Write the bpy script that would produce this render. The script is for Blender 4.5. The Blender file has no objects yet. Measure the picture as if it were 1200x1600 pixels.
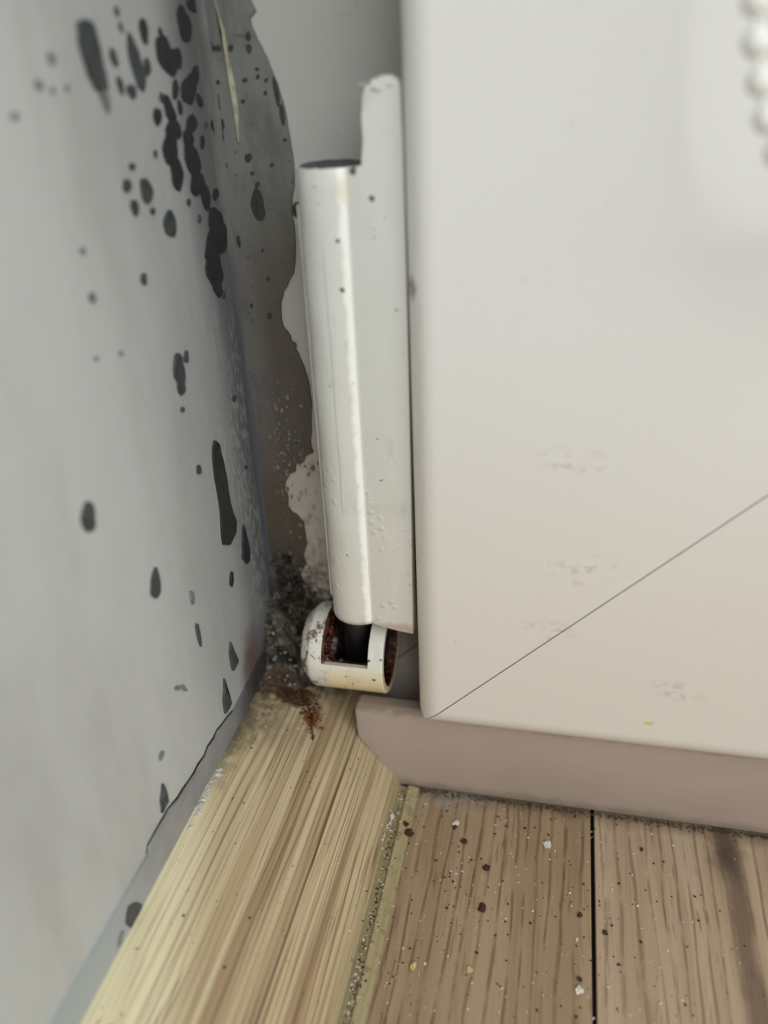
import bpy, bmesh, math, random
from mathutils import Vector, Matrix
random.seed(11)
U = 0.2                      # one layout unit in metres
def V(x, y, z): return Vector(((x + .45) * U, y * U, (z + 1) * U))   # layout (origin at the lens height, 1 unit above floor) -> metres
sc = bpy.context.scene
C = sc.collection

# ------------------------------------------------------------------ camera
cam_d = bpy.data.cameras.new('camera'); cam = bpy.data.objects.new('camera', cam_d); C.objects.link(cam)
cam_d.sensor_fit = 'HORIZONTAL'; cam_d.sensor_width = 36; cam_d.lens = 37.697
rx_ = Vector((0.97629089, 0.21235106, -0.04198955)); dn = Vector((0.06335148, -0.46578779, -0.88262581)); fw = Vector((-0.20698475, 0.85903944, -0.46819713))
mw = Matrix((rx_, -dn, -fw)).transposed().to_4x4(); mw.translation = V(0, 0, 0)
cam.matrix_world = mw
cam_d.clip_start = .005
cam_d.dof.use_dof = True; cam_d.dof.focus_distance = 1.12 * U; cam_d.dof.aperture_fstop = 8.0
sc.camera = cam
# ------------------------------------------------------------------ world, lights, exposure
w = bpy.data.worlds.new('room_light'); sc.world = w; w.use_nodes = True
bg = w.node_tree.nodes['Background']; bg.inputs[0].default_value = (.80, .84, .90, 1); bg.inputs[1].default_value = .22
def area(name, loc, target, sx, sy, power, col):
    l = bpy.data.lights.new(name, 'AREA'); l.shape = 'RECTANGLE'; l.size = sx; l.size_y = sy; l.energy = power; l.color = col
    o = bpy.data.objects.new(name, l); C.objects.link(o); o.location = loc
    o.rotation_euler = (Vector(target) - Vector(loc)).to_track_quat('-Z', 'Y').to_euler(); return o
area('window_daylight', (1.05, -1.05, 1.0), (.1, .2, .1), 1.5, 1.3, 30.0, (.95, .98, .985))
area('room_fill', (.3, -1.6, 1.2), (.1, .2, .1), .8, .8, 4.0, (1.0, .955, .88))  # added warm fill light, no lamp is known there
sc.view_settings.view_transform = 'Standard'; sc.view_settings.look = 'None'
sc.view_settings.exposure = -0.14; sc.view_settings.gamma = 1; sc.view_settings.use_curve_mapping = False
WALL_SPOTS = [
[(0.6997,0.0124),(0.6977,0.0097),(0.6943,0.0084),(0.691,0.0087),(0.6871,0.0085),(0.6854,0.0112),(0.6854,0.014),(0.6879,0.016),(0.6911,0.0172),(0.6945,0.0164),(0.6971,0.0149)],
[(0.7261,0.0325),(0.7247,0.0289),(0.7216,0.0271),(0.7185,0.0278),(0.7151,0.0277),(0.7135,0.0306),(0.7133,0.034),(0.7154,0.0366),(0.7184,0.0382),(0.7215,0.0371),(0.7237,0.0352)],
[(0.7142,0.0079),(0.7141,0.006),(0.7116,0.0049),(0.7093,0.005),(0.7081,0.0061),(0.707,0.0071),(0.7075,0.0088),(0.7094,0.0102),(0.7118,0.0111),(0.7138,0.0106),(0.7148,0.0094)],
[(0.7387,0.0096),(0.7366,0.0081),(0.7346,0.0067),(0.7323,0.0069),(0.7305,0.0075),(0.7297,0.0088),(0.7298,0.0107),(0.7321,0.012),(0.7345,0.012),(0.7367,0.0123),(0.7384,0.0113)],
[(0.6547,-0.0099),(0.6523,-0.012),(0.6492,-0.013),(0.6467,-0.0127),(0.6439,-0.0124),(0.6429,-0.0106),(0.6442,-0.0085),(0.6463,-0.0066),(0.6493,-0.0062),(0.6519,-0.0066),(0.653,-0.0081)],
[(0.8338,0.0353),(0.8353,0.03),(0.8314,0.027),(0.8269,0.027),(0.8236,0.0299),(0.8203,0.0327),(0.82,0.0374),(0.8221,0.0413),(0.8258,0.0439),(0.8301,0.0427),(0.8331,0.0394)],
[(0.8549,0.0752),(0.8538,0.0729),(0.8521,0.0709),(0.8491,0.0705),(0.8461,0.0711),(0.8454,0.0736),(0.8451,0.0757),(0.8456,0.0782),(0.8483,0.0796),(0.8514,0.0789),(0.853,0.0771)],
[(0.8552,0.0622),(0.8559,0.0588),(0.8538,0.0567),(0.8505,0.0587),(0.8479,0.0619),(0.8487,0.0649),(0.8505,0.067),(0.8541,0.0663)],
[(0.8836,0.035),(0.885,0.0252),(0.8821,0.0163),(0.8752,0.0152),(0.8691,0.0141),(0.8629,0.0177),(0.8601,0.0266),(0.8579,0.0346),(0.8581,0.0429),(0.8603,0.051),(0.8647,0.0588),(0.8718,0.0556),(0.8765,0.0484),(0.881,0.043)],
[(0.8879,0.0156),(0.8853,0.0122),(0.8834,0.0089),(0.8799,0.0047),(0.8733,0.0053),(0.8682,0.0082),(0.865,0.0118),(0.8647,0.0157),(0.8639,0.0197),(0.8667,0.0232),(0.8721,0.0242),(0.8777,0.0255),(0.8836,0.0239),(0.8867,0.0197)],
[(0.9035,0.0275),(0.9013,0.0226),(0.8964,0.021),(0.8919,0.0184),(0.8871,0.02),(0.8845,0.0245),(0.8878,0.0295),(0.89,0.0337),(0.8944,0.0363),(0.8994,0.036),(0.9027,0.0325)],
[(0.9099,0.0612),(0.9071,0.0555),(0.9034,0.0483),(0.8969,0.0486),(0.8929,0.0525),(0.8918,0.0578),(0.8905,0.0638),(0.8943,0.07),(0.9003,0.072),(0.9061,0.0719),(0.909,0.067)],
[(0.8616,0.0052),(0.8617,0.0024),(0.8585,-0.0001),(0.8538,-0.0019),(0.8484,-0.0015),(0.846,0.0014),(0.8436,0.0031),(0.8412,0.0055),(0.8425,0.0084),(0.8455,0.011),(0.8507,0.0117),(0.8553,0.011),(0.86,0.0105),(0.8619,0.0079)],
[(0.8368,0.0113),(0.8358,0.0074),(0.8344,0.0027),(0.8302,0.0029),(0.827,0.0056),(0.826,0.0096),(0.824,0.0137),(0.8258,0.0177),(0.8292,0.0194),(0.8329,0.0184),(0.8357,0.0155)],
[(0.9577,0.0436),(0.9524,0.0377),(0.9479,0.033),(0.9428,0.0259),(0.9333,0.0255),(0.9255,0.0297),(0.9211,0.036),(0.9221,0.0428),(0.9218,0.0493),(0.926,0.0555),(0.9341,0.0571),(0.9423,0.0592),(0.9511,0.0573),(0.956,0.0508)],
[(0.9701,0.0325),(0.9682,0.0254),(0.9615,0.021),(0.9548,0.0182),(0.9483,0.0195),(0.9426,0.0216),(0.9349,0.0245),(0.9345,0.0321),(0.9395,0.0384),(0.945,0.0429),(0.9514,0.0445),(0.9582,0.0468),(0.9659,0.0456),(0.9683,0.039)],
[(0.9836,0.0378),(0.9809,0.032),(0.9768,0.0261),(0.9706,0.0277),(0.9666,0.0306),(0.9636,0.0346),(0.9623,0.0409),(0.9669,0.0463),(0.9728,0.0471),(0.9783,0.0474),(0.9817,0.0433)],
[(0.9431,0.0602),(0.9415,0.0566),(0.9391,0.0537),(0.9352,0.0552),(0.934,0.0598),(0.9345,0.064),(0.9375,0.0658),(0.9412,0.0647)],
[(1.0223,0.0723),(1.0193,0.0636),(1.014,0.0562),(1.0057,0.0539),(0.9982,0.0545),(0.9907,0.0561),(0.9881,0.0636),(0.9872,0.0707),(0.9861,0.0791),(0.9914,0.0864),(0.9992,0.0906),(1.0072,0.089),(1.0115,0.0827),(1.0178,0.0795)],
[(1.046,0.0933),(1.046,0.0898),(1.046,0.0867),(1.0404,0.0846),(1.033,0.0857),(1.0268,0.0863),(1.0204,0.0878),(1.0171,0.091),(1.0167,0.0948),(1.0237,0.0972),(1.0308,0.0977),(1.037,0.0993),(1.0441,0.0987),(1.046,0.0966)],
[(1.0112,0.005),(1.0044,-0.0017),(0.9978,-0.008),(0.9887,-0.0108),(0.9816,-0.0083),(0.9735,-0.0074),(0.968,-0.0024),(0.9693,0.0056),(0.9747,0.0131),(0.9842,0.0161),(0.9917,0.0184),(1.0013,0.0224),(1.0088,0.0192),(1.0122,0.0128)],
[(1.0243,0.0198),(1.0207,0.0146),(1.0149,0.0108),(1.0086,0.0099),(1.0032,0.0118),(1.0006,0.0166),(1.0058,0.0222),(1.0098,0.0266),(1.0158,0.0296),(1.0234,0.0309),(1.0246,0.0251)],
[(1.025,-0.0069),(1.0253,-0.0117),(1.021,-0.0131),(1.0173,-0.0142),(1.0134,-0.012),(1.0106,-0.0086),(1.0094,-0.0043),(1.0104,-0.0001),(1.0145,0.0013),(1.0185,-0.0013),(1.0224,-0.0028)],
[(0.9633,0.0056),(0.9587,0.0013),(0.9546,-0.0028),(0.9494,-0.0042),(0.9447,-0.0028),(0.9464,0.0034),(0.9485,0.0082),(0.9518,0.013),(0.957,0.0159),(0.9615,0.0149),(0.9632,0.0108)],
[(0.9105,-0.0199),(0.9059,-0.0248),(0.9007,-0.0277),(0.8953,-0.0287),(0.8927,-0.0254),(0.8902,-0.0218),(0.8919,-0.0163),(0.8965,-0.0112),(0.902,-0.012),(0.9066,-0.0119),(0.9102,-0.0146)],
[(0.923,-0.002),(0.9235,-0.0048),(0.9209,-0.0066),(0.9174,-0.0072),(0.9142,-0.0055),(0.9115,-0.0032),(0.9127,-0.0006),(0.9135,0.0018),(0.9162,0.0035),(0.9201,0.0034),(0.9223,0.0006)],
[(0.9436,-0.0147),(0.9468,-0.0213),(0.9445,-0.026),(0.9408,-0.0295),(0.9345,-0.0288),(0.9283,-0.0251),(0.9222,-0.0205),(0.9205,-0.0139),(0.9209,-0.009),(0.9199,-0.0028),(0.9234,0.0009),(0.9295,0.0014),(0.9362,-0.0026),(0.9397,-0.0095)],
[(0.9529,-0.0355),(0.9526,-0.0415),(0.9446,-0.0445),(0.9364,-0.0439),(0.9294,-0.0447),(0.9221,-0.043),(0.9157,-0.0392),(0.9137,-0.0334),(0.9202,-0.0291),(0.9254,-0.0258),(0.9317,-0.0229),(0.9393,-0.024),(0.9467,-0.0258),(0.9518,-0.0301)],
[(0.9368,-0.0539),(0.9347,-0.0621),(0.9286,-0.0682),(0.9206,-0.0676),(0.9134,-0.0691),(0.9051,-0.0676),(0.9007,-0.0602),(0.8999,-0.0513),(0.906,-0.0446),(0.9121,-0.0408),(0.9176,-0.0345),(0.9257,-0.0343),(0.9324,-0.0386),(0.9376,-0.0452)],
[(0.9434,-0.0804),(0.9394,-0.0875),(0.9342,-0.0928),(0.9278,-0.0986),(0.9198,-0.097),(0.9138,-0.0918),(0.9117,-0.0844),(0.9135,-0.0775),(0.9125,-0.0699),(0.9163,-0.0618),(0.9244,-0.0603),(0.932,-0.0614),(0.9371,-0.0669),(0.9403,-0.0731)],
[(1.0006,-0.0317),(0.995,-0.0357),(0.9896,-0.0385),(0.9837,-0.0396),(0.9777,-0.0401),(0.97,-0.0399),(0.9681,-0.0351),(0.971,-0.0303),(0.9737,-0.0263),(0.9788,-0.0235),(0.9846,-0.0211),(0.9914,-0.0205),(0.9955,-0.0237),(0.9997,-0.0268)],
[(0.9845,-0.0468),(0.9818,-0.0512),(0.9754,-0.0535),(0.9693,-0.056),(0.9626,-0.0555),(0.9594,-0.052),(0.957,-0.0489),(0.9571,-0.0451),(0.9582,-0.0409),(0.9623,-0.0363),(0.9699,-0.0362),(0.9754,-0.038),(0.9802,-0.0396),(0.9826,-0.0428)],
[(0.9931,-0.0693),(0.9941,-0.0798),(0.9857,-0.085),(0.9767,-0.0853),(0.9684,-0.0866),(0.9612,-0.0813),(0.9563,-0.0742),(0.953,-0.066),(0.9552,-0.0579),(0.9586,-0.0494),(0.9671,-0.0457),(0.9758,-0.0514),(0.9825,-0.0554),(0.9891,-0.0608)],
[(0.9989,-0.0982),(0.9914,-0.1039),(0.9827,-0.1054),(0.976,-0.1088),(0.9678,-0.1092),(0.9607,-0.1061),(0.9564,-0.1006),(0.9597,-0.094),(0.9633,-0.0883),(0.9693,-0.0832),(0.9777,-0.0835),(0.9851,-0.0839),(0.9927,-0.0858),(0.9972,-0.0911)],
[(1.0104,-0.1145),(1.0059,-0.1222),(1.0005,-0.1293),(0.9923,-0.1285),(0.987,-0.1223),(0.9846,-0.1151),(0.9831,-0.1066),(0.9868,-0.0975),(0.9954,-0.0982),(1.0022,-0.1001),(1.0068,-0.1063)],
[(0.965,-0.0127),(0.9625,-0.0186),(0.9585,-0.0198),(0.9552,-0.018),(0.9545,-0.0124),(0.9561,-0.0062),(0.9602,-0.0046),(0.9628,-0.0081)],
[(1.0138,-0.0522),(1.0102,-0.0564),(1.0054,-0.0595),(1.0019,-0.0569),(1.0035,-0.0515),(1.006,-0.0466),(1.0109,-0.0443),(1.014,-0.0471)],
[(1.0367,-0.1146),(1.033,-0.1176),(1.0289,-0.1187),(1.0242,-0.1206),(1.0202,-0.1184),(1.0192,-0.1145),(1.0221,-0.1112),(1.0245,-0.1078),(1.0291,-0.1071),(1.0336,-0.1077),(1.0366,-0.1105)],
[(1.046,-0.0362),(1.046,-0.0412),(1.046,-0.0436),(1.046,-0.0443),(1.0453,-0.0407),(1.0416,-0.0374),(1.0414,-0.0322),(1.046,-0.0283),(1.046,-0.0278),(1.046,-0.0292),(1.046,-0.031)],
[(1.0286,-0.0337),(1.0264,-0.0361),(1.0235,-0.0363),(1.0203,-0.0363),(1.0205,-0.0333),(1.023,-0.0314),(1.0259,-0.0297),(1.0281,-0.0312)],
[(0.8315,-0.0635),(0.829,-0.0652),(0.8262,-0.066),(0.8232,-0.0664),(0.8212,-0.0652),(0.8196,-0.0635),(0.8205,-0.0614),(0.8227,-0.0596),(0.8259,-0.0601),(0.8285,-0.0602),(0.831,-0.0613)],
[(0.8165,-0.0805),(0.8138,-0.0838),(0.8097,-0.0845),(0.8056,-0.0864),(0.8015,-0.0844),(0.7996,-0.0807),(0.8016,-0.0772),(0.8038,-0.0741),(0.808,-0.0732),(0.812,-0.0742),(0.8159,-0.0764)],
[(0.8232,-0.1026),(0.8214,-0.1062),(0.8182,-0.1096),(0.813,-0.1101),(0.8104,-0.1059),(0.8086,-0.1026),(0.8088,-0.0987),(0.8108,-0.0944),(0.8158,-0.0944),(0.8203,-0.0951),(0.8229,-0.0986)],
[(0.8606,-0.0905),(0.8571,-0.0967),(0.8523,-0.0993),(0.8482,-0.1018),(0.8436,-0.1012),(0.8386,-0.0996),(0.8352,-0.0943),(0.8358,-0.0877),(0.8361,-0.0813),(0.8395,-0.0764),(0.8447,-0.0764),(0.8493,-0.0767),(0.8533,-0.0796),(0.8573,-0.0838)],
[(0.8578,-0.1112),(0.8551,-0.1137),(0.8518,-0.1139),(0.849,-0.1127),(0.8483,-0.1099),(0.851,-0.1075),(0.8544,-0.1071),(0.8571,-0.1083)],
[(0.9025,-0.1313),(0.9006,-0.1382),(0.8944,-0.144),(0.8868,-0.1423),(0.8817,-0.1402),(0.8765,-0.1381),(0.8744,-0.1331),(0.8735,-0.1269),(0.8778,-0.1209),(0.8842,-0.1176),(0.8908,-0.1141),(0.897,-0.116),(0.8997,-0.1211),(0.9026,-0.1254)],
[(1.038,-0.1517),(1.034,-0.1608),(1.0238,-0.1656),(1.0136,-0.1693),(1.0029,-0.1681),(0.9993,-0.1595),(0.9963,-0.1529),(0.9945,-0.1451),(0.9981,-0.1364),(1.0058,-0.1279),(1.0175,-0.1281),(1.0252,-0.1332),(1.0338,-0.1358),(1.0381,-0.1429)],
[(1.0424,-0.1702),(1.0413,-0.1773),(1.0352,-0.1838),(1.0261,-0.1853),(1.0171,-0.1847),(1.0118,-0.1788),(1.0091,-0.1721),(1.0087,-0.1646),(1.0158,-0.1592),(1.0219,-0.1548),(1.0296,-0.1496),(1.0388,-0.1504),(1.046,-0.1548),(1.046,-0.1632)],
[(1.0206,-0.177),(1.0123,-0.1851),(1.003,-0.189),(0.994,-0.1926),(0.9847,-0.1916),(0.9743,-0.1888),(0.9702,-0.1793),(0.9774,-0.1694),(0.9826,-0.1621),(0.9894,-0.1555),(0.9988,-0.1523),(1.0098,-0.1511),(1.0164,-0.1583),(1.0188,-0.1671)],
[(1.0136,-0.2025),(1.0152,-0.215),(1.0048,-0.2222),(0.9921,-0.2238),(0.9808,-0.2196),(0.9742,-0.2111),(0.9668,-0.2035),(0.9666,-0.1932),(0.9733,-0.1853),(0.9792,-0.1761),(0.9908,-0.172),(1.0028,-0.1753),(1.0119,-0.1827),(1.0119,-0.1937)],
[(1.005,-0.2247),(1.0049,-0.233),(0.9999,-0.2362),(0.9939,-0.237),(0.9878,-0.2312),(0.9813,-0.2242),(0.9803,-0.2147),(0.985,-0.2104),(0.9901,-0.2089),(0.9963,-0.2094),(1.0039,-0.2149)],
[(1.0135,-0.2376),(1.0128,-0.2412),(1.0096,-0.2417),(1.0066,-0.2398),(1.0059,-0.2358),(1.0079,-0.2334),(1.0105,-0.231),(1.0134,-0.2338)],
[(0.8127,-0.1746),(0.8111,-0.1771),(0.8093,-0.1803),(0.8059,-0.1796),(0.8034,-0.1774),(0.8025,-0.1741),(0.803,-0.1709),(0.8051,-0.1688),(0.8079,-0.1678),(0.8115,-0.1677),(0.8129,-0.1714)],
[(0.7083,-0.1701),(0.7072,-0.1729),(0.7038,-0.1739),(0.7007,-0.173),(0.6987,-0.1712),(0.6973,-0.169),(0.6989,-0.1667),(0.7008,-0.1643),(0.7042,-0.164),(0.7072,-0.1651),(0.7075,-0.1678)],
[(0.7064,-0.1259),(0.7053,-0.1282),(0.7026,-0.1279),(0.7008,-0.1268),(0.7003,-0.1248),(0.7022,-0.1231),(0.7048,-0.1223),(0.7062,-0.1241)],
[(0.7363,-0.2341),(0.7349,-0.2358),(0.7329,-0.2356),(0.7316,-0.2344),(0.7314,-0.2326),(0.7327,-0.2309),(0.7348,-0.2309),(0.7359,-0.2323)],
[(0.8832,-0.0552),(0.8816,-0.058),(0.8789,-0.0592),(0.878,-0.057),(0.8774,-0.0548),(0.8792,-0.0519),(0.8818,-0.0516),(0.8836,-0.0525)],
[(0.9482,-0.1134),(0.9463,-0.1166),(0.9434,-0.1167),(0.9416,-0.1153),(0.9407,-0.1125),(0.9434,-0.1098),(0.9462,-0.1092),(0.9483,-0.1103)],
[(0.9716,-0.1357),(0.9697,-0.1387),(0.9666,-0.1396),(0.9643,-0.138),(0.965,-0.1347),(0.9668,-0.1319),(0.97,-0.1303),(0.9717,-0.1327)],
[(0.8645,-0.2937),(0.8633,-0.3041),(0.8567,-0.3092),(0.8502,-0.3101),(0.8454,-0.3055),(0.8424,-0.3),(0.8382,-0.2944),(0.8393,-0.2855),(0.8432,-0.2782),(0.8478,-0.2709),(0.8541,-0.2696),(0.8597,-0.2719),(0.8634,-0.2778),(0.863,-0.286)],
[(0.8594,-0.3114),(0.858,-0.3185),(0.8519,-0.3195),(0.8461,-0.3196),(0.8424,-0.3144),(0.8413,-0.3083),(0.8432,-0.3028),(0.8461,-0.2969),(0.8522,-0.2948),(0.8565,-0.3002),(0.859,-0.3054)],
[(0.8792,-0.2823),(0.8772,-0.2876),(0.8728,-0.2874),(0.8699,-0.2846),(0.8704,-0.2796),(0.8736,-0.2761),(0.8781,-0.2733),(0.8801,-0.2777)],
[(0.8652,-0.4272),(0.8628,-0.431),(0.8583,-0.4305),(0.8554,-0.4271),(0.8557,-0.4228),(0.858,-0.4192),(0.8625,-0.4189),(0.8647,-0.4231)],
[(0.6258,-0.3684),(0.6236,-0.3763),(0.6188,-0.3795),(0.6147,-0.3777),(0.6109,-0.3771),(0.6079,-0.3731),(0.6058,-0.3667),(0.6067,-0.3581),(0.6118,-0.3535),(0.6157,-0.3506),(0.6198,-0.3477),(0.6236,-0.3496),(0.6271,-0.3534),(0.6278,-0.3608)],
[(1.0018,-0.3794),(0.9991,-0.3811),(0.9958,-0.3825),(0.9934,-0.3797),(0.9931,-0.3763),(0.9955,-0.3738),(0.9987,-0.3743),(1.0023,-0.3756)],
[(1.0114,-0.4908),(1.0098,-0.4926),(1.006,-0.4914),(1.0036,-0.4891),(1.0022,-0.4866),(1.0042,-0.4852),(1.0078,-0.4862),(1.0105,-0.4884)],
[(0.7894,-0.5736),(0.7874,-0.5793),(0.7834,-0.5813),(0.7813,-0.5742),(0.7806,-0.5677),(0.7823,-0.561),(0.7863,-0.5619),(0.7894,-0.5665)],
[(0.7133,-0.6604),(0.7113,-0.6618),(0.7081,-0.6596),(0.7051,-0.6566),(0.7042,-0.6528),(0.7073,-0.653),(0.7102,-0.6538),(0.7132,-0.6572)],
[(0.7273,-0.6721),(0.7289,-0.678),(0.7255,-0.6758),(0.7221,-0.6709),(0.7185,-0.6648),(0.7188,-0.6613),(0.7212,-0.6618),(0.7249,-0.6665)],
[(0.7267,-0.8211),(0.7244,-0.8214),(0.7216,-0.8209),(0.718,-0.8167),(0.7155,-0.813),(0.7144,-0.8098),(0.7134,-0.806),(0.7167,-0.8071),(0.7204,-0.8104),(0.7234,-0.8138),(0.7259,-0.8178)],
[(0.69,-0.2252),(0.6887,-0.226),(0.687,-0.2265),(0.6857,-0.2253),(0.6862,-0.224),(0.6866,-0.2226),(0.6885,-0.2227),(0.6896,-0.2238)],
[(0.9079,-0.6216),(0.9039,-0.6276),(0.9001,-0.6293),(0.8976,-0.6255),(0.8998,-0.6165),(0.9036,-0.6106),(0.9076,-0.6081),(0.9096,-0.6128)],
[(0.6475,-0.7105),(0.6429,-0.7123),(0.6395,-0.7113),(0.6407,-0.7085),(0.6421,-0.7052),(0.6472,-0.7038),(0.6495,-0.7054),(0.651,-0.7075)],
[(0.7873,-0.6301),(0.7862,-0.6405),(0.7846,-0.6493),(0.7821,-0.6397),(0.7808,-0.6254),(0.7816,-0.6133),(0.7837,-0.6109),(0.7864,-0.6139)],
[(0.8464,-0.3378),(0.8451,-0.3398),(0.8424,-0.3398),(0.8405,-0.3379),(0.8406,-0.3356),(0.8421,-0.3339),(0.8447,-0.3335),(0.8464,-0.3356)],
[(0.7699,0.0614),(0.7765,0.0634),(0.7844,0.0651),(0.7908,0.064),(0.7957,0.0626),(0.798,0.0569),(0.7987,0.0504),(0.8006,0.0443),(0.8005,0.0373),(0.8006,0.0294),(0.8023,0.0213),(0.8018,0.0151),(0.8022,0.0088),(0.7981,0.0067),(0.7922,0.0051),(0.7854,0.0071),(0.7807,0.0085),(0.7768,0.0142),(0.7727,0.0197),(0.7711,0.027),(0.7686,0.0342),(0.767,0.042),(0.7671,0.0493),(0.7694,0.0555)],
[(0.7898,0.0079),(0.7947,0.0067),(0.7989,0.0067),(0.8001,0.0015),(0.801,-0.0033),(0.7983,-0.0075),(0.795,-0.012),(0.7936,-0.0089),(0.7903,-0.0058),(0.7894,-0.0014),(0.7864,0.0025),(0.7889,0.0049)],
[(0.9164,-0.4077),(0.9226,-0.413),(0.9279,-0.4182),(0.9284,-0.4312),(0.932,-0.4447),(0.9329,-0.4599),(0.935,-0.4753),(0.9336,-0.4912),(0.9346,-0.5101),(0.9386,-0.5282),(0.946,-0.5472),(0.9407,-0.5542),(0.9387,-0.5612),(0.9259,-0.5642),(0.9145,-0.5675),(0.9039,-0.5616),(0.8949,-0.5561),(0.8949,-0.5411),(0.8979,-0.5282),(0.9024,-0.5114),(0.9032,-0.4941),(0.9031,-0.4741),(0.9018,-0.4546),(0.9033,-0.4388),(0.9057,-0.4254),(0.909,-0.4165)],
[(0.968,-0.5646),(0.972,-0.5772),(0.9734,-0.5873),(0.9763,-0.6033),(0.977,-0.6162),(0.9734,-0.6215),(0.9729,-0.6284),(0.9662,-0.628),(0.9598,-0.6273),(0.9564,-0.6207),(0.9495,-0.611),(0.9556,-0.6004),(0.9571,-0.5889),(0.9631,-0.5774)],
[(0.7162,-0.4827),(0.7175,-0.4921),(0.7177,-0.5004),(0.7166,-0.5083),(0.7135,-0.5156),(0.7093,-0.5172),(0.7029,-0.5176),(0.6993,-0.5128),(0.6958,-0.5066),(0.7,-0.4993),(0.703,-0.4919),(0.709,-0.4867)],
[(0.8688,-0.7049),(0.8733,-0.7222),(0.8776,-0.7373),(0.882,-0.7453),(0.8831,-0.7511),(0.8719,-0.7521),(0.8622,-0.7525),(0.8604,-0.7402),(0.8602,-0.7296),(0.8628,-0.7152)],
[(0.8316,-0.7419),(0.8318,-0.7554),(0.8319,-0.7682),(0.8365,-0.7813),(0.84,-0.7944),(0.8303,-0.7966),(0.8175,-0.7954),(0.8178,-0.7795),(0.8201,-0.7676),(0.8273,-0.7571)],
[(0.6346,-0.7445),(0.637,-0.7559),(0.6374,-0.7649),(0.6367,-0.7699),(0.6364,-0.7772),(0.6275,-0.777),(0.6197,-0.779),(0.6223,-0.7716),(0.6232,-0.7607),(0.6298,-0.7528)],
[(0.516,-0.8132),(0.5225,-0.8176),(0.5299,-0.8241),(0.5361,-0.8339),(0.5401,-0.8424),(0.5359,-0.8475),(0.5306,-0.8503),(0.5204,-0.8488),(0.5108,-0.8456),(0.5071,-0.8359),(0.5044,-0.8275),(0.5098,-0.8189)],
[(0.4941,-0.8276),(0.4966,-0.829),(0.5006,-0.8335),(0.4954,-0.8364),(0.4911,-0.8426),(0.487,-0.8418),(0.481,-0.839),(0.4849,-0.8356),(0.4876,-0.8295),(0.4912,-0.8294)]]
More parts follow.
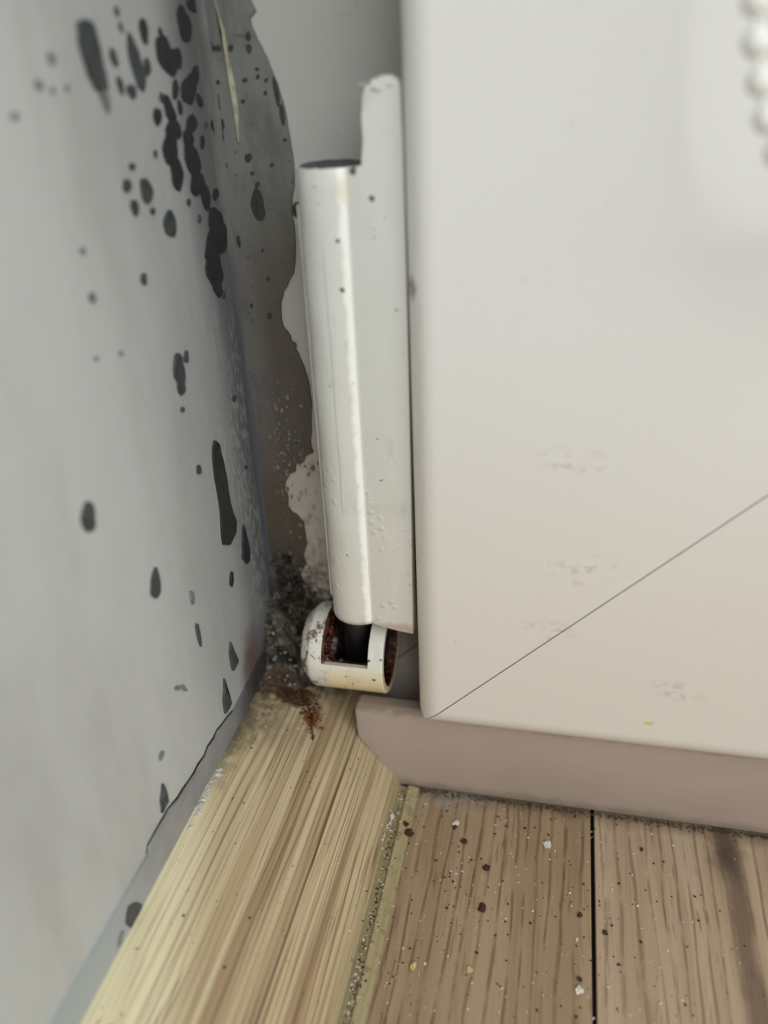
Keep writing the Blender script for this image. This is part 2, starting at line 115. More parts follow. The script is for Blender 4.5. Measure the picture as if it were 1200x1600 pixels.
FRAME_SPOTS = [
[(-0.3938,-0.131),(-0.3928,-0.1406),(-0.396,-0.1495),(-0.4012,-0.1502),(-0.4054,-0.1493),(-0.4084,-0.1445),(-0.4108,-0.1387),(-0.4127,-0.1307),(-0.4102,-0.1223),(-0.4072,-0.1155),(-0.4032,-0.1092),(-0.3987,-0.1116),(-0.3955,-0.1166),(-0.3939,-0.1235)],
[(-0.3971,-0.106),(-0.3975,-0.108),(-0.399,-0.1094),(-0.401,-0.1101),(-0.4026,-0.1088),(-0.4036,-0.107),(-0.4032,-0.1048),(-0.4016,-0.1035),(-0.4,-0.1022),(-0.3979,-0.1021),(-0.3963,-0.1036)],
[(-0.4029,-0.074),(-0.405,-0.0762),(-0.4066,-0.0787),(-0.4097,-0.0797),(-0.4122,-0.0779),(-0.4133,-0.0752),(-0.4127,-0.0724),(-0.4111,-0.0698),(-0.4082,-0.0693),(-0.4051,-0.0686),(-0.403,-0.0709)],
[(-0.3882,0.0455),(-0.3892,0.0432),(-0.3908,0.041),(-0.3934,0.0404),(-0.3948,0.0427),(-0.3957,0.0447),(-0.3957,0.0472),(-0.3947,0.05),(-0.3921,0.0502),(-0.3898,0.05),(-0.3885,0.048)],
[(-0.3878,0.0581),(-0.3887,0.0551),(-0.3905,0.0531),(-0.3922,0.0542),(-0.3938,0.0546),(-0.395,0.0568),(-0.3945,0.0601),(-0.3929,0.0623),(-0.3911,0.0631),(-0.3893,0.0631),(-0.3886,0.0607)],
[(-0.3981,0.0128),(-0.3987,0.0113),(-0.4003,0.0105),(-0.4021,0.0101),(-0.4035,0.011),(-0.4051,0.0122),(-0.4045,0.0139),(-0.4029,0.0148),(-0.4013,0.0152),(-0.3994,0.0155),(-0.3978,0.0145)],
[(-0.3815,0.0155),(-0.383,0.0138),(-0.3846,0.0131),(-0.3865,0.0136),(-0.3868,0.0157),(-0.3859,0.0176),(-0.384,0.0181),(-0.3824,0.0175)],
[(-0.4322,-0.1757),(-0.4328,-0.1823),(-0.435,-0.1838),(-0.4366,-0.1807),(-0.4378,-0.1756),(-0.4368,-0.1694),(-0.4346,-0.1676),(-0.4329,-0.1702)],
[(-0.4007,-0.1874),(-0.4015,-0.1892),(-0.4029,-0.1899),(-0.4041,-0.1891),(-0.4042,-0.1874),(-0.4039,-0.1853),(-0.4023,-0.1848),(-0.4014,-0.186)],
[(-0.3993,-0.275),(-0.3997,-0.2775),(-0.4013,-0.2799),(-0.4037,-0.2794),(-0.4053,-0.2782),(-0.4063,-0.2763),(-0.406,-0.2739),(-0.4048,-0.2717),(-0.4027,-0.2704),(-0.4004,-0.2704),(-0.3998,-0.273)],
[(-0.4029,-0.0921),(-0.4038,-0.0935),(-0.4056,-0.0946),(-0.4073,-0.0937),(-0.4079,-0.092),(-0.4068,-0.0905),(-0.405,-0.0899),(-0.4029,-0.0902)],
[(-0.3817,0.0237),(-0.3825,0.0222),(-0.3844,0.0219),(-0.3859,0.0226),(-0.387,0.0239),(-0.3857,0.0253),(-0.3839,0.0256),(-0.3822,0.0252)],
[(-0.3744,-0.0021),(-0.3749,-0.0036),(-0.3768,-0.0042),(-0.3784,-0.0034),(-0.3789,-0.0019),(-0.378,-0.0006),(-0.3762,0.0003),(-0.3745,-0.0005)],
[(-0.3549,-0.0547),(-0.3556,-0.0562),(-0.3575,-0.0566),(-0.3592,-0.0561),(-0.3602,-0.0545),(-0.3586,-0.0533),(-0.357,-0.0525),(-0.355,-0.0529)],
[(-0.3749,-0.0829),(-0.3757,-0.0845),(-0.3776,-0.085),(-0.3797,-0.0847),(-0.3797,-0.0828),(-0.3787,-0.0815),(-0.377,-0.0803),(-0.3753,-0.0813)],
[(-0.3592,-0.0013),(-0.3589,-0.01),(-0.36,-0.0154),(-0.3618,-0.0177),(-0.3637,-0.0125),(-0.3647,-0.0045),(-0.3659,0.0033),(-0.3656,0.0118),(-0.3641,0.016),(-0.362,0.0103),(-0.3602,0.0068)],
[(-0.3546,-0.026),(-0.3547,-0.0321),(-0.3559,-0.0378),(-0.358,-0.0384),(-0.3593,-0.0327),(-0.3606,-0.0288),(-0.3608,-0.0225),(-0.3602,-0.016),(-0.3582,-0.0152),(-0.3563,-0.0151),(-0.355,-0.0202)],
[(-0.4043,-0.01),(-0.4053,-0.0113),(-0.407,-0.0123),(-0.4088,-0.0114),(-0.409,-0.0098),(-0.4083,-0.0084),(-0.4064,-0.0077),(-0.4046,-0.0084)],
[(-0.3961,-0.2244),(-0.3972,-0.226),(-0.3991,-0.2274),(-0.4009,-0.2263),(-0.4012,-0.2244),(-0.4005,-0.2225),(-0.3984,-0.2218),(-0.3964,-0.2224)],
[(-0.3718,0.0117),(-0.3727,0.0104),(-0.3744,0.0094),(-0.3761,0.0103),(-0.3763,0.0118),(-0.3756,0.0133),(-0.3739,0.0138),(-0.372,0.0133)],
[(-0.4258,-0.2611),(-0.4261,-0.2633),(-0.4277,-0.2639),(-0.4287,-0.2628),(-0.4293,-0.2611),(-0.4285,-0.2592),(-0.427,-0.2582),(-0.4258,-0.2593)],
[(-0.4122,0.0474),(-0.4125,0.0457),(-0.4138,0.0441),(-0.4158,0.044),(-0.4173,0.045),(-0.4179,0.0468),(-0.4179,0.0486),(-0.4163,0.0497),(-0.4148,0.051),(-0.4128,0.0508),(-0.4115,0.0493)],
[(-0.4349,-0.0362),(-0.4365,-0.0398),(-0.438,-0.0426),(-0.438,-0.0426),(-0.438,-0.0425),(-0.438,-0.038),(-0.438,-0.034),(-0.438,-0.0313),(-0.438,-0.0285),(-0.4362,-0.0286),(-0.4353,-0.0323)],
[(-0.438,-0.0468),(-0.438,-0.0523),(-0.438,-0.0528),(-0.438,-0.0509),(-0.438,-0.0467),(-0.438,-0.042),(-0.438,-0.0402),(-0.438,-0.0424)],
[(-0.438,-0.0087),(-0.438,-0.0138),(-0.438,-0.018),(-0.438,-0.0149),(-0.438,-0.0085),(-0.438,-0.0028),(-0.438,-0.0005),(-0.4374,-0.002)],
[(-0.438,0.051),(-0.438,0.0485),(-0.438,0.0483),(-0.438,0.0489),(-0.438,0.0513),(-0.438,0.0535),(-0.438,0.0544),(-0.438,0.0533)],
[(-0.4356,0.0505),(-0.4349,0.0483),(-0.4359,0.0462),(-0.438,0.0466),(-0.438,0.0484),(-0.438,0.0499),(-0.438,0.0522),(-0.438,0.0544),(-0.438,0.0547),(-0.438,0.0547),(-0.4374,0.0525)],
[(-0.4274,0.0481),(-0.4276,0.0461),(-0.4293,0.0446),(-0.4312,0.0454),(-0.4327,0.046),(-0.4335,0.0475),(-0.4338,0.0495),(-0.4321,0.0508),(-0.4304,0.0519),(-0.4286,0.0511),(-0.4277,0.0498)],
[(-0.4343,0.0122),(-0.4346,0.0104),(-0.4368,0.0104),(-0.438,0.0111),(-0.438,0.0124),(-0.438,0.0138),(-0.4362,0.0145),(-0.4347,0.0136)],
[(-0.438,-0.082),(-0.438,-0.0838),(-0.438,-0.0845),(-0.438,-0.0851),(-0.438,-0.0845),(-0.438,-0.0828),(-0.438,-0.0812),(-0.438,-0.0799),(-0.438,-0.0785),(-0.438,-0.0791),(-0.438,-0.0804)]]
FILLER_EDGE = [(-0.3772,0.1317),(-0.3814,0.1135),(-0.3843,0.0948),(-0.3823,0.0897),(-0.3792,0.0843),(-0.3831,0.0803),(-0.3881,0.077),(-0.3869,0.0733),(-0.3867,0.0692),(-0.385,0.065),(-0.3828,0.0611),(-0.3817,0.0566),(-0.3791,0.0517),(-0.3762,0.0466),(-0.3746,0.0422),(-0.3711,0.0356),(-0.3689,0.0285),(-0.3658,0.0206),(-0.3632,0.0133),(-0.3611,0.0072),(-0.3597,0.0008),(-0.3584,-0.0048),(-0.3561,-0.0118),(-0.3541,-0.022),(-0.3531,-0.031),(-0.3528,-0.0403),(-0.3516,-0.049),(-0.3511,-0.0582),(-0.3501,-0.0672),(-0.3492,-0.077),(-0.3496,-0.0873),(-0.3499,-0.0975),(-0.3508,-0.1084),(-0.3533,-0.1161),(-0.3559,-0.1253),(-0.357,-0.1359),(-0.3572,-0.1472),(-0.3559,-0.1586),(-0.3561,-0.1713),(-0.3568,-0.1828),(-0.3585,-0.1958),(-0.3601,-0.2069),(-0.3635,-0.2192),(-0.3679,-0.2238),(-0.3709,-0.2294),(-0.3744,-0.2361),(-0.3796,-0.2423),(-0.3808,-0.248),(-0.3835,-0.2537),(-0.3852,-0.2587),(-0.3856,-0.2642),(-0.3862,-0.2739),(-0.3865,-0.282),(-0.3854,-0.2878),(-0.3832,-0.2945),(-0.3799,-0.2965),(-0.3781,-0.2999),(-0.3758,-0.3049),(-0.3754,-0.3108),(-0.3722,-0.3128),(-0.3692,-0.3143),(-0.3687,-0.3176),(-0.37,-0.3226),(-0.3666,-0.3289),(-0.3647,-0.3364),(-0.3612,-0.3448),(-0.3588,-0.355),(-0.3563,-0.3648),(-0.3549,-0.3759),(-0.3547,-0.3885),(-0.3535,-0.4031),(-0.3553,-0.4151),(-0.3566,-0.428),(-0.3577,-0.446),(-0.3608,-0.4638),(-0.3598,-0.4731),(-0.3582,-0.4803),(-0.3651,-0.4832),(-0.3709,-0.4873),(-0.3726,-0.4936),(-0.3759,-0.4981),(-0.3807,-0.4994),(-0.3861,-0.4987),(-0.3883,-0.5066),(-0.3885,-0.5127),(-0.3924,-0.5149),(-0.3971,-0.5165),(-0.4,-0.5212),(-0.4044,-0.5278),(-0.4072,-0.5337),(-0.409,-0.5412),(-0.4073,-0.5495),(-0.4054,-0.5576),(-0.4062,-0.5658),(-0.4072,-0.5746),(-0.4036,-0.5808),(-0.4009,-0.5855),(-0.3958,-0.5875),(-0.392,-0.5917),(-0.3889,-0.596),(-0.3845,-0.6015),(-0.3844,-0.6115),(-0.3831,-0.6211),(-0.3837,-0.632),(-0.3829,-0.6422),(-0.3869,-0.6529),(-0.3903,-0.6644),(-0.3879,-0.6725),(-0.3862,-0.6785),(-0.3932,-0.6879),(-0.3989,-0.6981),(-0.3967,-0.7096),(-0.3968,-0.7228),(-0.3945,-0.7344),(-0.3902,-0.7475),(-0.3933,-0.7645),(-0.3977,-0.7806),(-0.3923,-0.8064),(-0.3887,-0.8329),(-0.3818,-0.8873)]
CRACK = [(0.8418,-0.8108),(0.8258,-0.8065),(0.8028,-0.8028),(0.7878,-0.7987),(0.7753,-0.8015),(0.756,-0.7987),(0.7415,-0.8025),(0.7211,-0.8),(0.7082,-0.8011),(0.6909,-0.7985),(0.6758,-0.7966),(0.6608,-0.7956),(0.6359,-0.7879),(0.6232,-0.7884),(0.6059,-0.7879),(0.5906,-0.788),(0.5802,-0.7891),(0.5739,-0.797)]
SCRATCH = [(1.046,0.1023),(1.046,0.0688),(1.046,0.0403),(1.046,0.0109),(1.046,-0.0195),(1.046,-0.06)]
SCRATCHB = [(-0.428,0.0973),(-0.4214,0.0644),(-0.4203,0.0377),(-0.4175,0.0101),(-0.4163,-0.0181),(-0.4179,-0.0558)]

# ------------------------------------------------------------------ node helpers
def lin(c):
    r = []
    for v in c:
        v /= 255.; r.append(v / 12.92 if v <= .04045 else ((v + .055) / 1.055) ** 2.4)
    return (r[0], r[1], r[2], 1)
class Mat:
    """small wrapper that writes shader nodes; q is the position in layout units"""
    def __init__(s, name, rough=.5, off=None):
        s.m = bpy.data.materials.new(name); s.m.use_nodes = True; s.t = s.m.node_tree; s.n = s.t.nodes; s.l = s.t.links
        s.b = s.n['Principled BSDF']; s.b.inputs['Roughness'].default_value = rough
        s.b.inputs['Specular IOR Level'].default_value = .4
        tc = s.n.new('ShaderNodeTexCoord')
        o = off if off is not None else (-.45, 0, -1)
        mp = s.vm('MULTIPLY_ADD', tc.outputs['Object'], (1 / U,) * 3, o); s.q = mp
    def set(s, sock, v):
        if hasattr(v, 'is_output') or isinstance(v, bpy.types.NodeSocket): s.l.new(v, sock)
        else:
            if sock.type == 'RGBA' and not isinstance(v, (int, float)) and len(v) == 3: v = (*v, 1)
            sock.default_value = v
    def vm(s, op, a, b=None, c=None):
        n = s.n.new('ShaderNodeVectorMath'); n.operation = op; s.set(n.inputs[0], a)
        if b is not None: s.set(n.inputs[1], b)
        if c is not None: s.set(n.inputs[2], c)
        return n.outputs['Value'] if op in ('LENGTH', 'DOT_PRODUCT') else n.outputs['Vector']
    def ma(s, op, a, b=0., c=0., clamp=False):
        n = s.n.new('ShaderNodeMath'); n.operation = op; n.use_clamp = clamp; s.set(n.inputs[0], a); s.set(n.inputs[1], b); s.set(n.inputs[2], c); return n.outputs[0]
    def noise(s, scale, detail=3., rough=.55, vec=None, dist=0., off=(0, 0, 0), col=False):
        v = s.vm('MULTIPLY_ADD', vec if vec is not None else s.q, scale if not isinstance(scale, (int, float)) else (scale,) * 3, off)
        n = s.n.new('ShaderNodeTexNoise'); s.l.new(v, n.inputs['Vector']); n.inputs['Scale'].default_value = 1; n.inputs['Detail'].default_value = detail
        n.inputs['Roughness'].default_value = rough; n.inputs['Distortion'].default_value = dist
        return n.outputs['Color'] if col else n.outputs[0]
    def vor(s, scale, vec=None):
        v = s.vm('MULTIPLY', vec if vec is not None else s.q, scale if not isinstance(scale, (int, float)) else (scale,) * 3)
        n = s.n.new('ShaderNodeTexVoronoi'); s.l.new(v, n.inputs['Vector']); n.inputs['Scale'].default_value = 1
        return n.outputs['Distance']
    def ss(s, v, a, b, lo=0., hi=1.):
        n = s.n.new('ShaderNodeMapRange'); n.interpolation_type = 'SMOOTHSTEP'; s.set(n.inputs[0], v)
        for i, k in enumerate((a, b, lo, hi)): n.inputs[i + 1].default_value = k
        return n.outputs[0]
    def mix(s, f, a, b):
        n = s.n.new('ShaderNodeMix'); n.data_type = 'RGBA'; s.set(n.inputs[0], f); s.set(n.inputs[6], a); s.set(n.inputs[7], b); return n.outputs[2]
    def axis(s, i):
        n = s.n.new('ShaderNodeSeparateXYZ'); s.l.new(s.q, n.inputs[0]); return n.outputs[i]
    def blob(s, c, r, warp=.02, ws=30., soft=.5):
        nz = s.vm('SUBTRACT', s.noise(ws, 4, .6, col=True), (.5, .5, .5))
        p = s.vm('MULTIPLY_ADD', nz, (warp * 2,) * 3, s.q)
        d = s.vm('LENGTH', s.vm('MULTIPLY', s.vm('SUBTRACT', p, c), tuple(1 / k for k in r)))
        return s.ss(d, 1 + soft * .3, 1 - soft)
    def out(s, col, bump=None, strength=.3, dist=.0005, rough=None):
        s.set(s.b.inputs['Base Color'], col)
        if bump is not None:
            n = s.n.new('ShaderNodeBump'); n.inputs['Strength'].default_value = strength; n.inputs['Distance'].default_value = dist
            s.set(n.inputs['Height'], bump); s.l.new(n.outputs[0], s.b.inputs['Normal'])
        if rough is not None: s.set(s.b.inputs['Roughness'], rough)
        return s.m
    def mul(s, *a):
        r = a[0]
        for x in a[1:]: r = s.ma('MULTIPLY', r, x)
        return r

# ------------------------------------------------------------------ materials
def wall_paint():
    m = Mat('cool_white_wall_paint', .42)
    c = m.mix(m.ss(m.noise((1, 9, 3), 4, .6), .35, .7), lin((197, 200, 197)), lin((184, 186, 182)))
    y, z = m.axis(1), m.axis(2)
    # pinkish peeled skin low by the corner
    zone = m.mul(m.ss(y, .72, .9), m.ss(z, -.12, -.4), m.ss(z, -.85, -.7))
    peel = m.mul(m.ss(m.noise((75, 150, 60), 4, .7), .50, .56), m.ss(m.noise((8, 14, 5), 2), .38, .52))
    c = m.mix(m.mul(zone, .3), c, lin((150, 144, 146)))
    # streaks of grime that run down the wall near the corner
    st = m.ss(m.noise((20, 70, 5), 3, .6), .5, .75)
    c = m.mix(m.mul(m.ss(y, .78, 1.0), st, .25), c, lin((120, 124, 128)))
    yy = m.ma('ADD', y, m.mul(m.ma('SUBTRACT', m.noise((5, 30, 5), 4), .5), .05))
    c = m.mix(m.mul(m.ss(yy, .60, .95), .42), c, lin((138, 140, 140)))  # shade toward the corner painted into the wall colour, with smeared filler
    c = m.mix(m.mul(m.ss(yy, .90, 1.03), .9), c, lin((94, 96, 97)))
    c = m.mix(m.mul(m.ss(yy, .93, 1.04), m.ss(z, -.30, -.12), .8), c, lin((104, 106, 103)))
    c = m.mix(m.mul(zone, peel, .45), c, lin((172, 170, 166)))
    # small scratches
    sp = m.mul(m.ss(m.noise((40, 150, 50), 3, .6, off=(3, 1, 4)), .68, .74), m.ss(y, .62, .8), m.ss(z, -.5, -.62))
    c = m.mix(m.mul(sp, .6), c, lin((104, 100, 98)))
    # rust seep and black mould low in the corner
    c = m.mix(m.mul(m.blob((-.45, .965, -.86), (.1, .07, .14), .03, 40, .8), .8), c, lin((72, 70, 68)))
    c = m.mix(m.mul(m.blob((-.45, .93, -.79), (.1, .045, .07), .025, 25, .9), .75), c, lin((96, 62, 48)))
    b = m.ma('ADD', m.noise((30, 60, 20), 5, .6), m.mul(peel, zone, .25))
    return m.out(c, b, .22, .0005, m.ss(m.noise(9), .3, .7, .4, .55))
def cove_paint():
    m = Mat('corner_shade_and_smear', .5)
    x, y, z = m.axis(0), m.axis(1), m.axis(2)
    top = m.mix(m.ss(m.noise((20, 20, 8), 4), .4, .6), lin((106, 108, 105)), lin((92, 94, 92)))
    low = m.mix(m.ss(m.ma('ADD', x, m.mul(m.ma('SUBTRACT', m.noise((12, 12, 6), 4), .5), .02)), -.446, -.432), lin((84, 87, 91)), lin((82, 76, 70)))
    c = m.mix(m.ss(z, -.12, -.32), top, low)  # corner shade painted into the cove colour along with the filler smear
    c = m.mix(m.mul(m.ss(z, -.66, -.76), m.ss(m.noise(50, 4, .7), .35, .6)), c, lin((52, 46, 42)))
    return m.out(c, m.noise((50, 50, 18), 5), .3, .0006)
def band_paint():
    m = Mat('grey_band_paint', .5)
    c = m.mix(m.ss(m.noise((8, 14, 20), 4), .35, .7), lin((140, 138, 138)), lin((156, 155, 156)))
    y = m.axis(1)
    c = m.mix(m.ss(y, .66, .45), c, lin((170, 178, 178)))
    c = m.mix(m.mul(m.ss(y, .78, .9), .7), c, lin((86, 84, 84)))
    c = m.mix(m.mul(m.blob((-.45, .96, -.83), (.1, .09, .08), .03, 40, .7), .9), c, lin((50, 44, 40)))
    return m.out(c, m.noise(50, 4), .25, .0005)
def filler():
    m = Mat('grey_brown_filler', .55)
    z = m.axis(2)
    c = m.mix(m.ss(z, -.02, -.3), lin((112, 115, 111)), lin((88, 80, 73)))
    c = m.mix(m.mul(m.ss(m.axis(0), -.40, -.435), .6), c, lin((112, 112, 110)))
    c = m.mix(m.ss(z, -.38, -.6), c, lin((84, 75, 62)))
    c = m.mix(m.mul(m.ss(m.noise((26, 26, 12), 4, .6), .42, .68), .45), c, lin((72, 70, 66)))
    fl = m.mul(m.ss(m.noise((190, 1, 90), 4, .7), .56, .62), m.ss(m.noise(26, 3), .44, .56), m.blob((-.395, 1.05, -.49), (.05, .2, .15), .03, 30, .8))
    c = m.mix(m.mul(fl, .85), c, lin((150, 143, 130)))
    sk = m.ss(m.noise(130, 2), .68, .72)
    c = m.mix(m.mul(sk, .6), c, lin((50, 50, 50)))
    c = m.mix(m.mul(m.ss(z, -.6, -.72), m.ss(m.noise(60, 4, .7), .4, .55), .8), c, lin((48, 40, 32)))
    return m.out(c, m.noise((60, 60, 40), 5, .65), .35, .0006)
def frame_paint():
    m = Mat('white_frame_paint', .4)
    z = m.axis(2)
    c = m.mix(m.ss(z, -.1, -.5), lin((178, 178, 173)), lin((188, 178, 169)))
    c = m.mix(m.mul(m.ss(m.noise(60, 3), .68, .74), .4), c, lin((150, 148, 140)))
    fl = m.mul(m.blob((-.375, 1.05, -.62), (.045, .1, .17), .03, 40, .7), m.ss(m.noise((70, 70, 40), 5, .7), .5, .6))
    c = m.mix(m.mul(fl, .6), c, lin((142, 120, 104)))
    d = m.mul(m.blob((-.36, 1.05, -.78), (.09, .1, .13), .04, 40, .8), m.ss(m.noise(55, 5, .7), .38, .56))
    c = m.mix(m.mul(d, .9), c, lin((58, 50, 42)))
    d2 = m.mul(m.blob((-.21, 1.05, -.79), (.05, .1, .06), .03, 30, .9), .35)
    c = m.mix(d2, c, lin((120, 104, 80)))
    return m.out(c, m.noise(45, 4), .2, .0005)
def slab_paint():
    m = Mat('white_door_paint', .38)
    z = m.axis(2)
    c = m.mix(m.ss(z, -.05, -.75), lin((226, 226, 223)), lin((220, 212, 202)))  # warm bounce from the floor painted in: neutral on top, warmer below
    c = m.mix(m.mul(m.ss(m.noise(70, 3, .6), .7, .76), .3), c, lin((172, 165, 150)))
    sc1 = m.mul(m.blob((.045, .875, -.54), (.05, .2, .035), .03, 25, .9), m.ss(m.noise((60, 60, 90), 4, .7), .52, .62))
    sc2 = m.mul(m.blob((.17, .875, -.715), (.04, .2, .02), .02, 25, .9), m.ss(m.noise((60, 60, 90), 4, .7), .48, .58))
    sc3 = m.mul(m.blob((.02, .875, -.395), (.05, .2, .02), .02, 25, .9), m.ss(m.noise((60, 60, 120), 4, .7), .52, .62))
    sc4 = m.mul(m.blob((.0, .875, -.635), (.05, .2, .02), .02, 25, .9), m.ss(m.noise((50, 60, 90), 4, .7), .5, .6))
    scs = m.ma('MAXIMUM', m.ma('MAXIMUM', sc1, sc2), m.ma('MAXIMUM', sc3, sc4))
    c = m.mix(m.mul(scs, .35), c, lin((165, 155, 138)))
    c = m.mix(m.mul(m.blob((-.17, .9, -.2), (.006, .1, .016), .006, 80, .6), .75), c, lin((112, 108, 96)))
    c = m.mix(m.mul(m.blob((-.165, .9, -.33), (.01, .1, .3), .01, 20, .9), .25), c, lin((180, 170, 150)))
    c = m.mix(m.mul(m.blob((.142, .875, -.775), (.008, .1, .004), .003, 90, .6), .8), c, lin((205, 190, 90)))
    m.b.inputs['Specular IOR Level'].default_value = .22
    b = m.ma('ADD', m.mul(m.noise((35, 35, 25), 4, .5), .6), m.mul(scs, .5))
    return m.out(c, b, .16, .0005, m.ss(m.noise(12), .3, .7, .48, .58))
def strip_paint():
    m = Mat('pinkish_beige_strip', .5)
    c = m.mix(m.ss(m.noise((5, 5, 12), 4), .35, .7), lin((168, 150, 138)), lin((162, 146, 133)))
    z = m.axis(2)
    zz = m.ma('ADD', z, m.mul(m.ma('SUBTRACT', m.noise((40, 40, 60), 4, .6), .5), .03))
    c = m.mix(m.mul(m.ss(zz, -.858, -.838), .6), c, lin((98, 82, 68)))
    c = m.mix(m.mul(m.ss(zz, -.975, -.995), .45), c, lin((96, 88, 78)))
    return m.out(c, m.noise(40, 4), .15, .0004)
def hinge_paint(off):
    m = Mat('white_gloss_hinge_paint', .3, off)
    z = m.axis(2)
    c = m.mix(m.ss(z, -.2, -.62), lin((208, 209, 203)), lin((206, 202, 192)))
    c = m.mix(m.mul(m.ss(m.ma('ADD', m.axis(0), m.mul(m.ma('SUBTRACT', m.noise((0, 0, 40), 3), .5), .012)), -.254, -.247), m.ss(m.axis(0), -.243, -.2435)), c, lin((240, 240, 234)))  # highlight beside the barrel crease painted in as a pale stripe
    c = m.mix(m.mul(m.ss(m.noise((90, 90, 70), 2), .72, .75), .85), c, lin((70, 70, 64)))
    c = m.mix(m.mul(m.ss(m.noise((60, 60, 20), 4, .6, off=(7, 0, 0)), .6, .75), .25), c, lin((176, 170, 152)))
    for cx, cz, rx, rz in ((-.215, -.108, .006, .004), (-.253, -.205, .004, .004), (-.254, -.15, .004, .003), (-.235, -.08, .005, .006)):
        c = m.mix(m.mul(m.blob((cx, .9, cz), (rx * .8, .2, rz * .8), .004, 110, .4), .9), c, lin((60, 60, 52)))
    c = m.mix(m.mul(m.blob((-.247, .9, -.095), (.010, .2, .018), .012, 60, .8), .5), c, lin((214, 206, 172)))
    c = m.mix(m.mul(m.ss(m.ma('ADD', z, m.mul(m.noise(60), .02)), -.655, -.668), .5), c, lin((150, 118, 92)))
    bb = m.mul(m.ss(m.vor((75, 75, 75)), .42, .1), m.ss(m.noise(20, 3, off=(0, 3, 0)), .5, .6), m.ss(z, -.38, -.5))
    lap = m.ss(m.ma('ADD', m.axis(0), m.mul(m.ma('SUBTRACT', m.noise((0, 0, 9), 2), .5), .008)), -.2722, -.2708)
    lap = m.mul(lap, m.ss(z, -.14, -.2), m.ss(z, -.5, -.48))
    c = m.mix(m.mul(m.blob((-.213, .9, -.108), (.007, .2, .0035), .002, 90, .5), .0), c, lin((60, 60, 52)))
    b = m.ma('ADD', m.ma('ADD', m.mul(m.noise((70, 70, 22), 4, .55), .6), m.mul(bb, .9)), m.mul(lap, .9))
    return m.out(c, b, .4, .0006, m.ss(m.noise(25), .3, .7, .24, .42))
def dark_metal(off, name='dark_steel', base=(96, 99, 100)):
    m = Mat(name, .55, off)
    c = m.mix(m.ss(m.noise(70, 4), .4, .65), lin(base), lin(tuple(k * .6 for k in base)))
    return m.out(c, m.noise(90, 4), .4, .0005)
def rust(off):
    m = Mat('wet_dark_rust', .28, off)
    c = m.mix(m.ss(m.noise(55, 5, .7), .45, .62), lin((26, 14, 10)), lin((112, 54, 28)))
    c = m.mix(m.mul(m.ss(m.noise(95, 4, .7, off=(5, 5, 0)), .58, .66), .8), c, lin((150, 84, 48)))
    return m.out(c, m.noise(80, 5, .7), .9, .001, m.ss(m.noise(60), .4, .6, .2, .6))
def bracket_plastic(off):
    m = Mat('aged_cream_plastic', .35, off)
    x, z = m.axis(0), m.axis(2)
    c = m.mix(m.ss(x, -.335, -.30), lin((212, 208, 200)), lin((224, 208, 168)))
    c = m.mix(m.ss(z, -.79, -.74), c, lin((216, 214, 202)))
    st = m.mul(m.ss(m.noise((44, 44, 26), 5, .72), .52, .58), m.ss(x, -.315, -.33, .12, 1.))
    c = m.mix(m.mul(st, .85), c, lin((84, 48, 32)))
    c = m.mix(m.mul(m.ss(m.noise(100, 3, off=(2, 0, 1)), .67, .71), .9), c, lin((34, 26, 22)))
    c = m.mix(m.mul(m.ss(m.noise(22, 3, off=(9, 0, 1)), .6, .75), .4), c, lin((168, 104, 80)))
    return m.out(c, m.noise(40, 4), .3, .0005)
def grain(m, across, along, shift=0.):
    warp = m.vm('MULTIPLY_ADD', m.noise((3, 1.2, 3), 2, col=True, off=(shift, shift, 0)), (.012, 0, .012), m.q)
    fine = m.noise((across * 2.2, along * 2, across * 2.2), 3, .6, vec=warp, off=(shift, 0, 0))
    wide = m.noise((across * .55, along * .6, across * .55), 3, .6, vec=warp, off=(shift + 4, 2, 0))
    line = m.noise((across, along, across), 2, .45, vec=warp, off=(shift + 9, 0, 3))
    return fine, wide, line
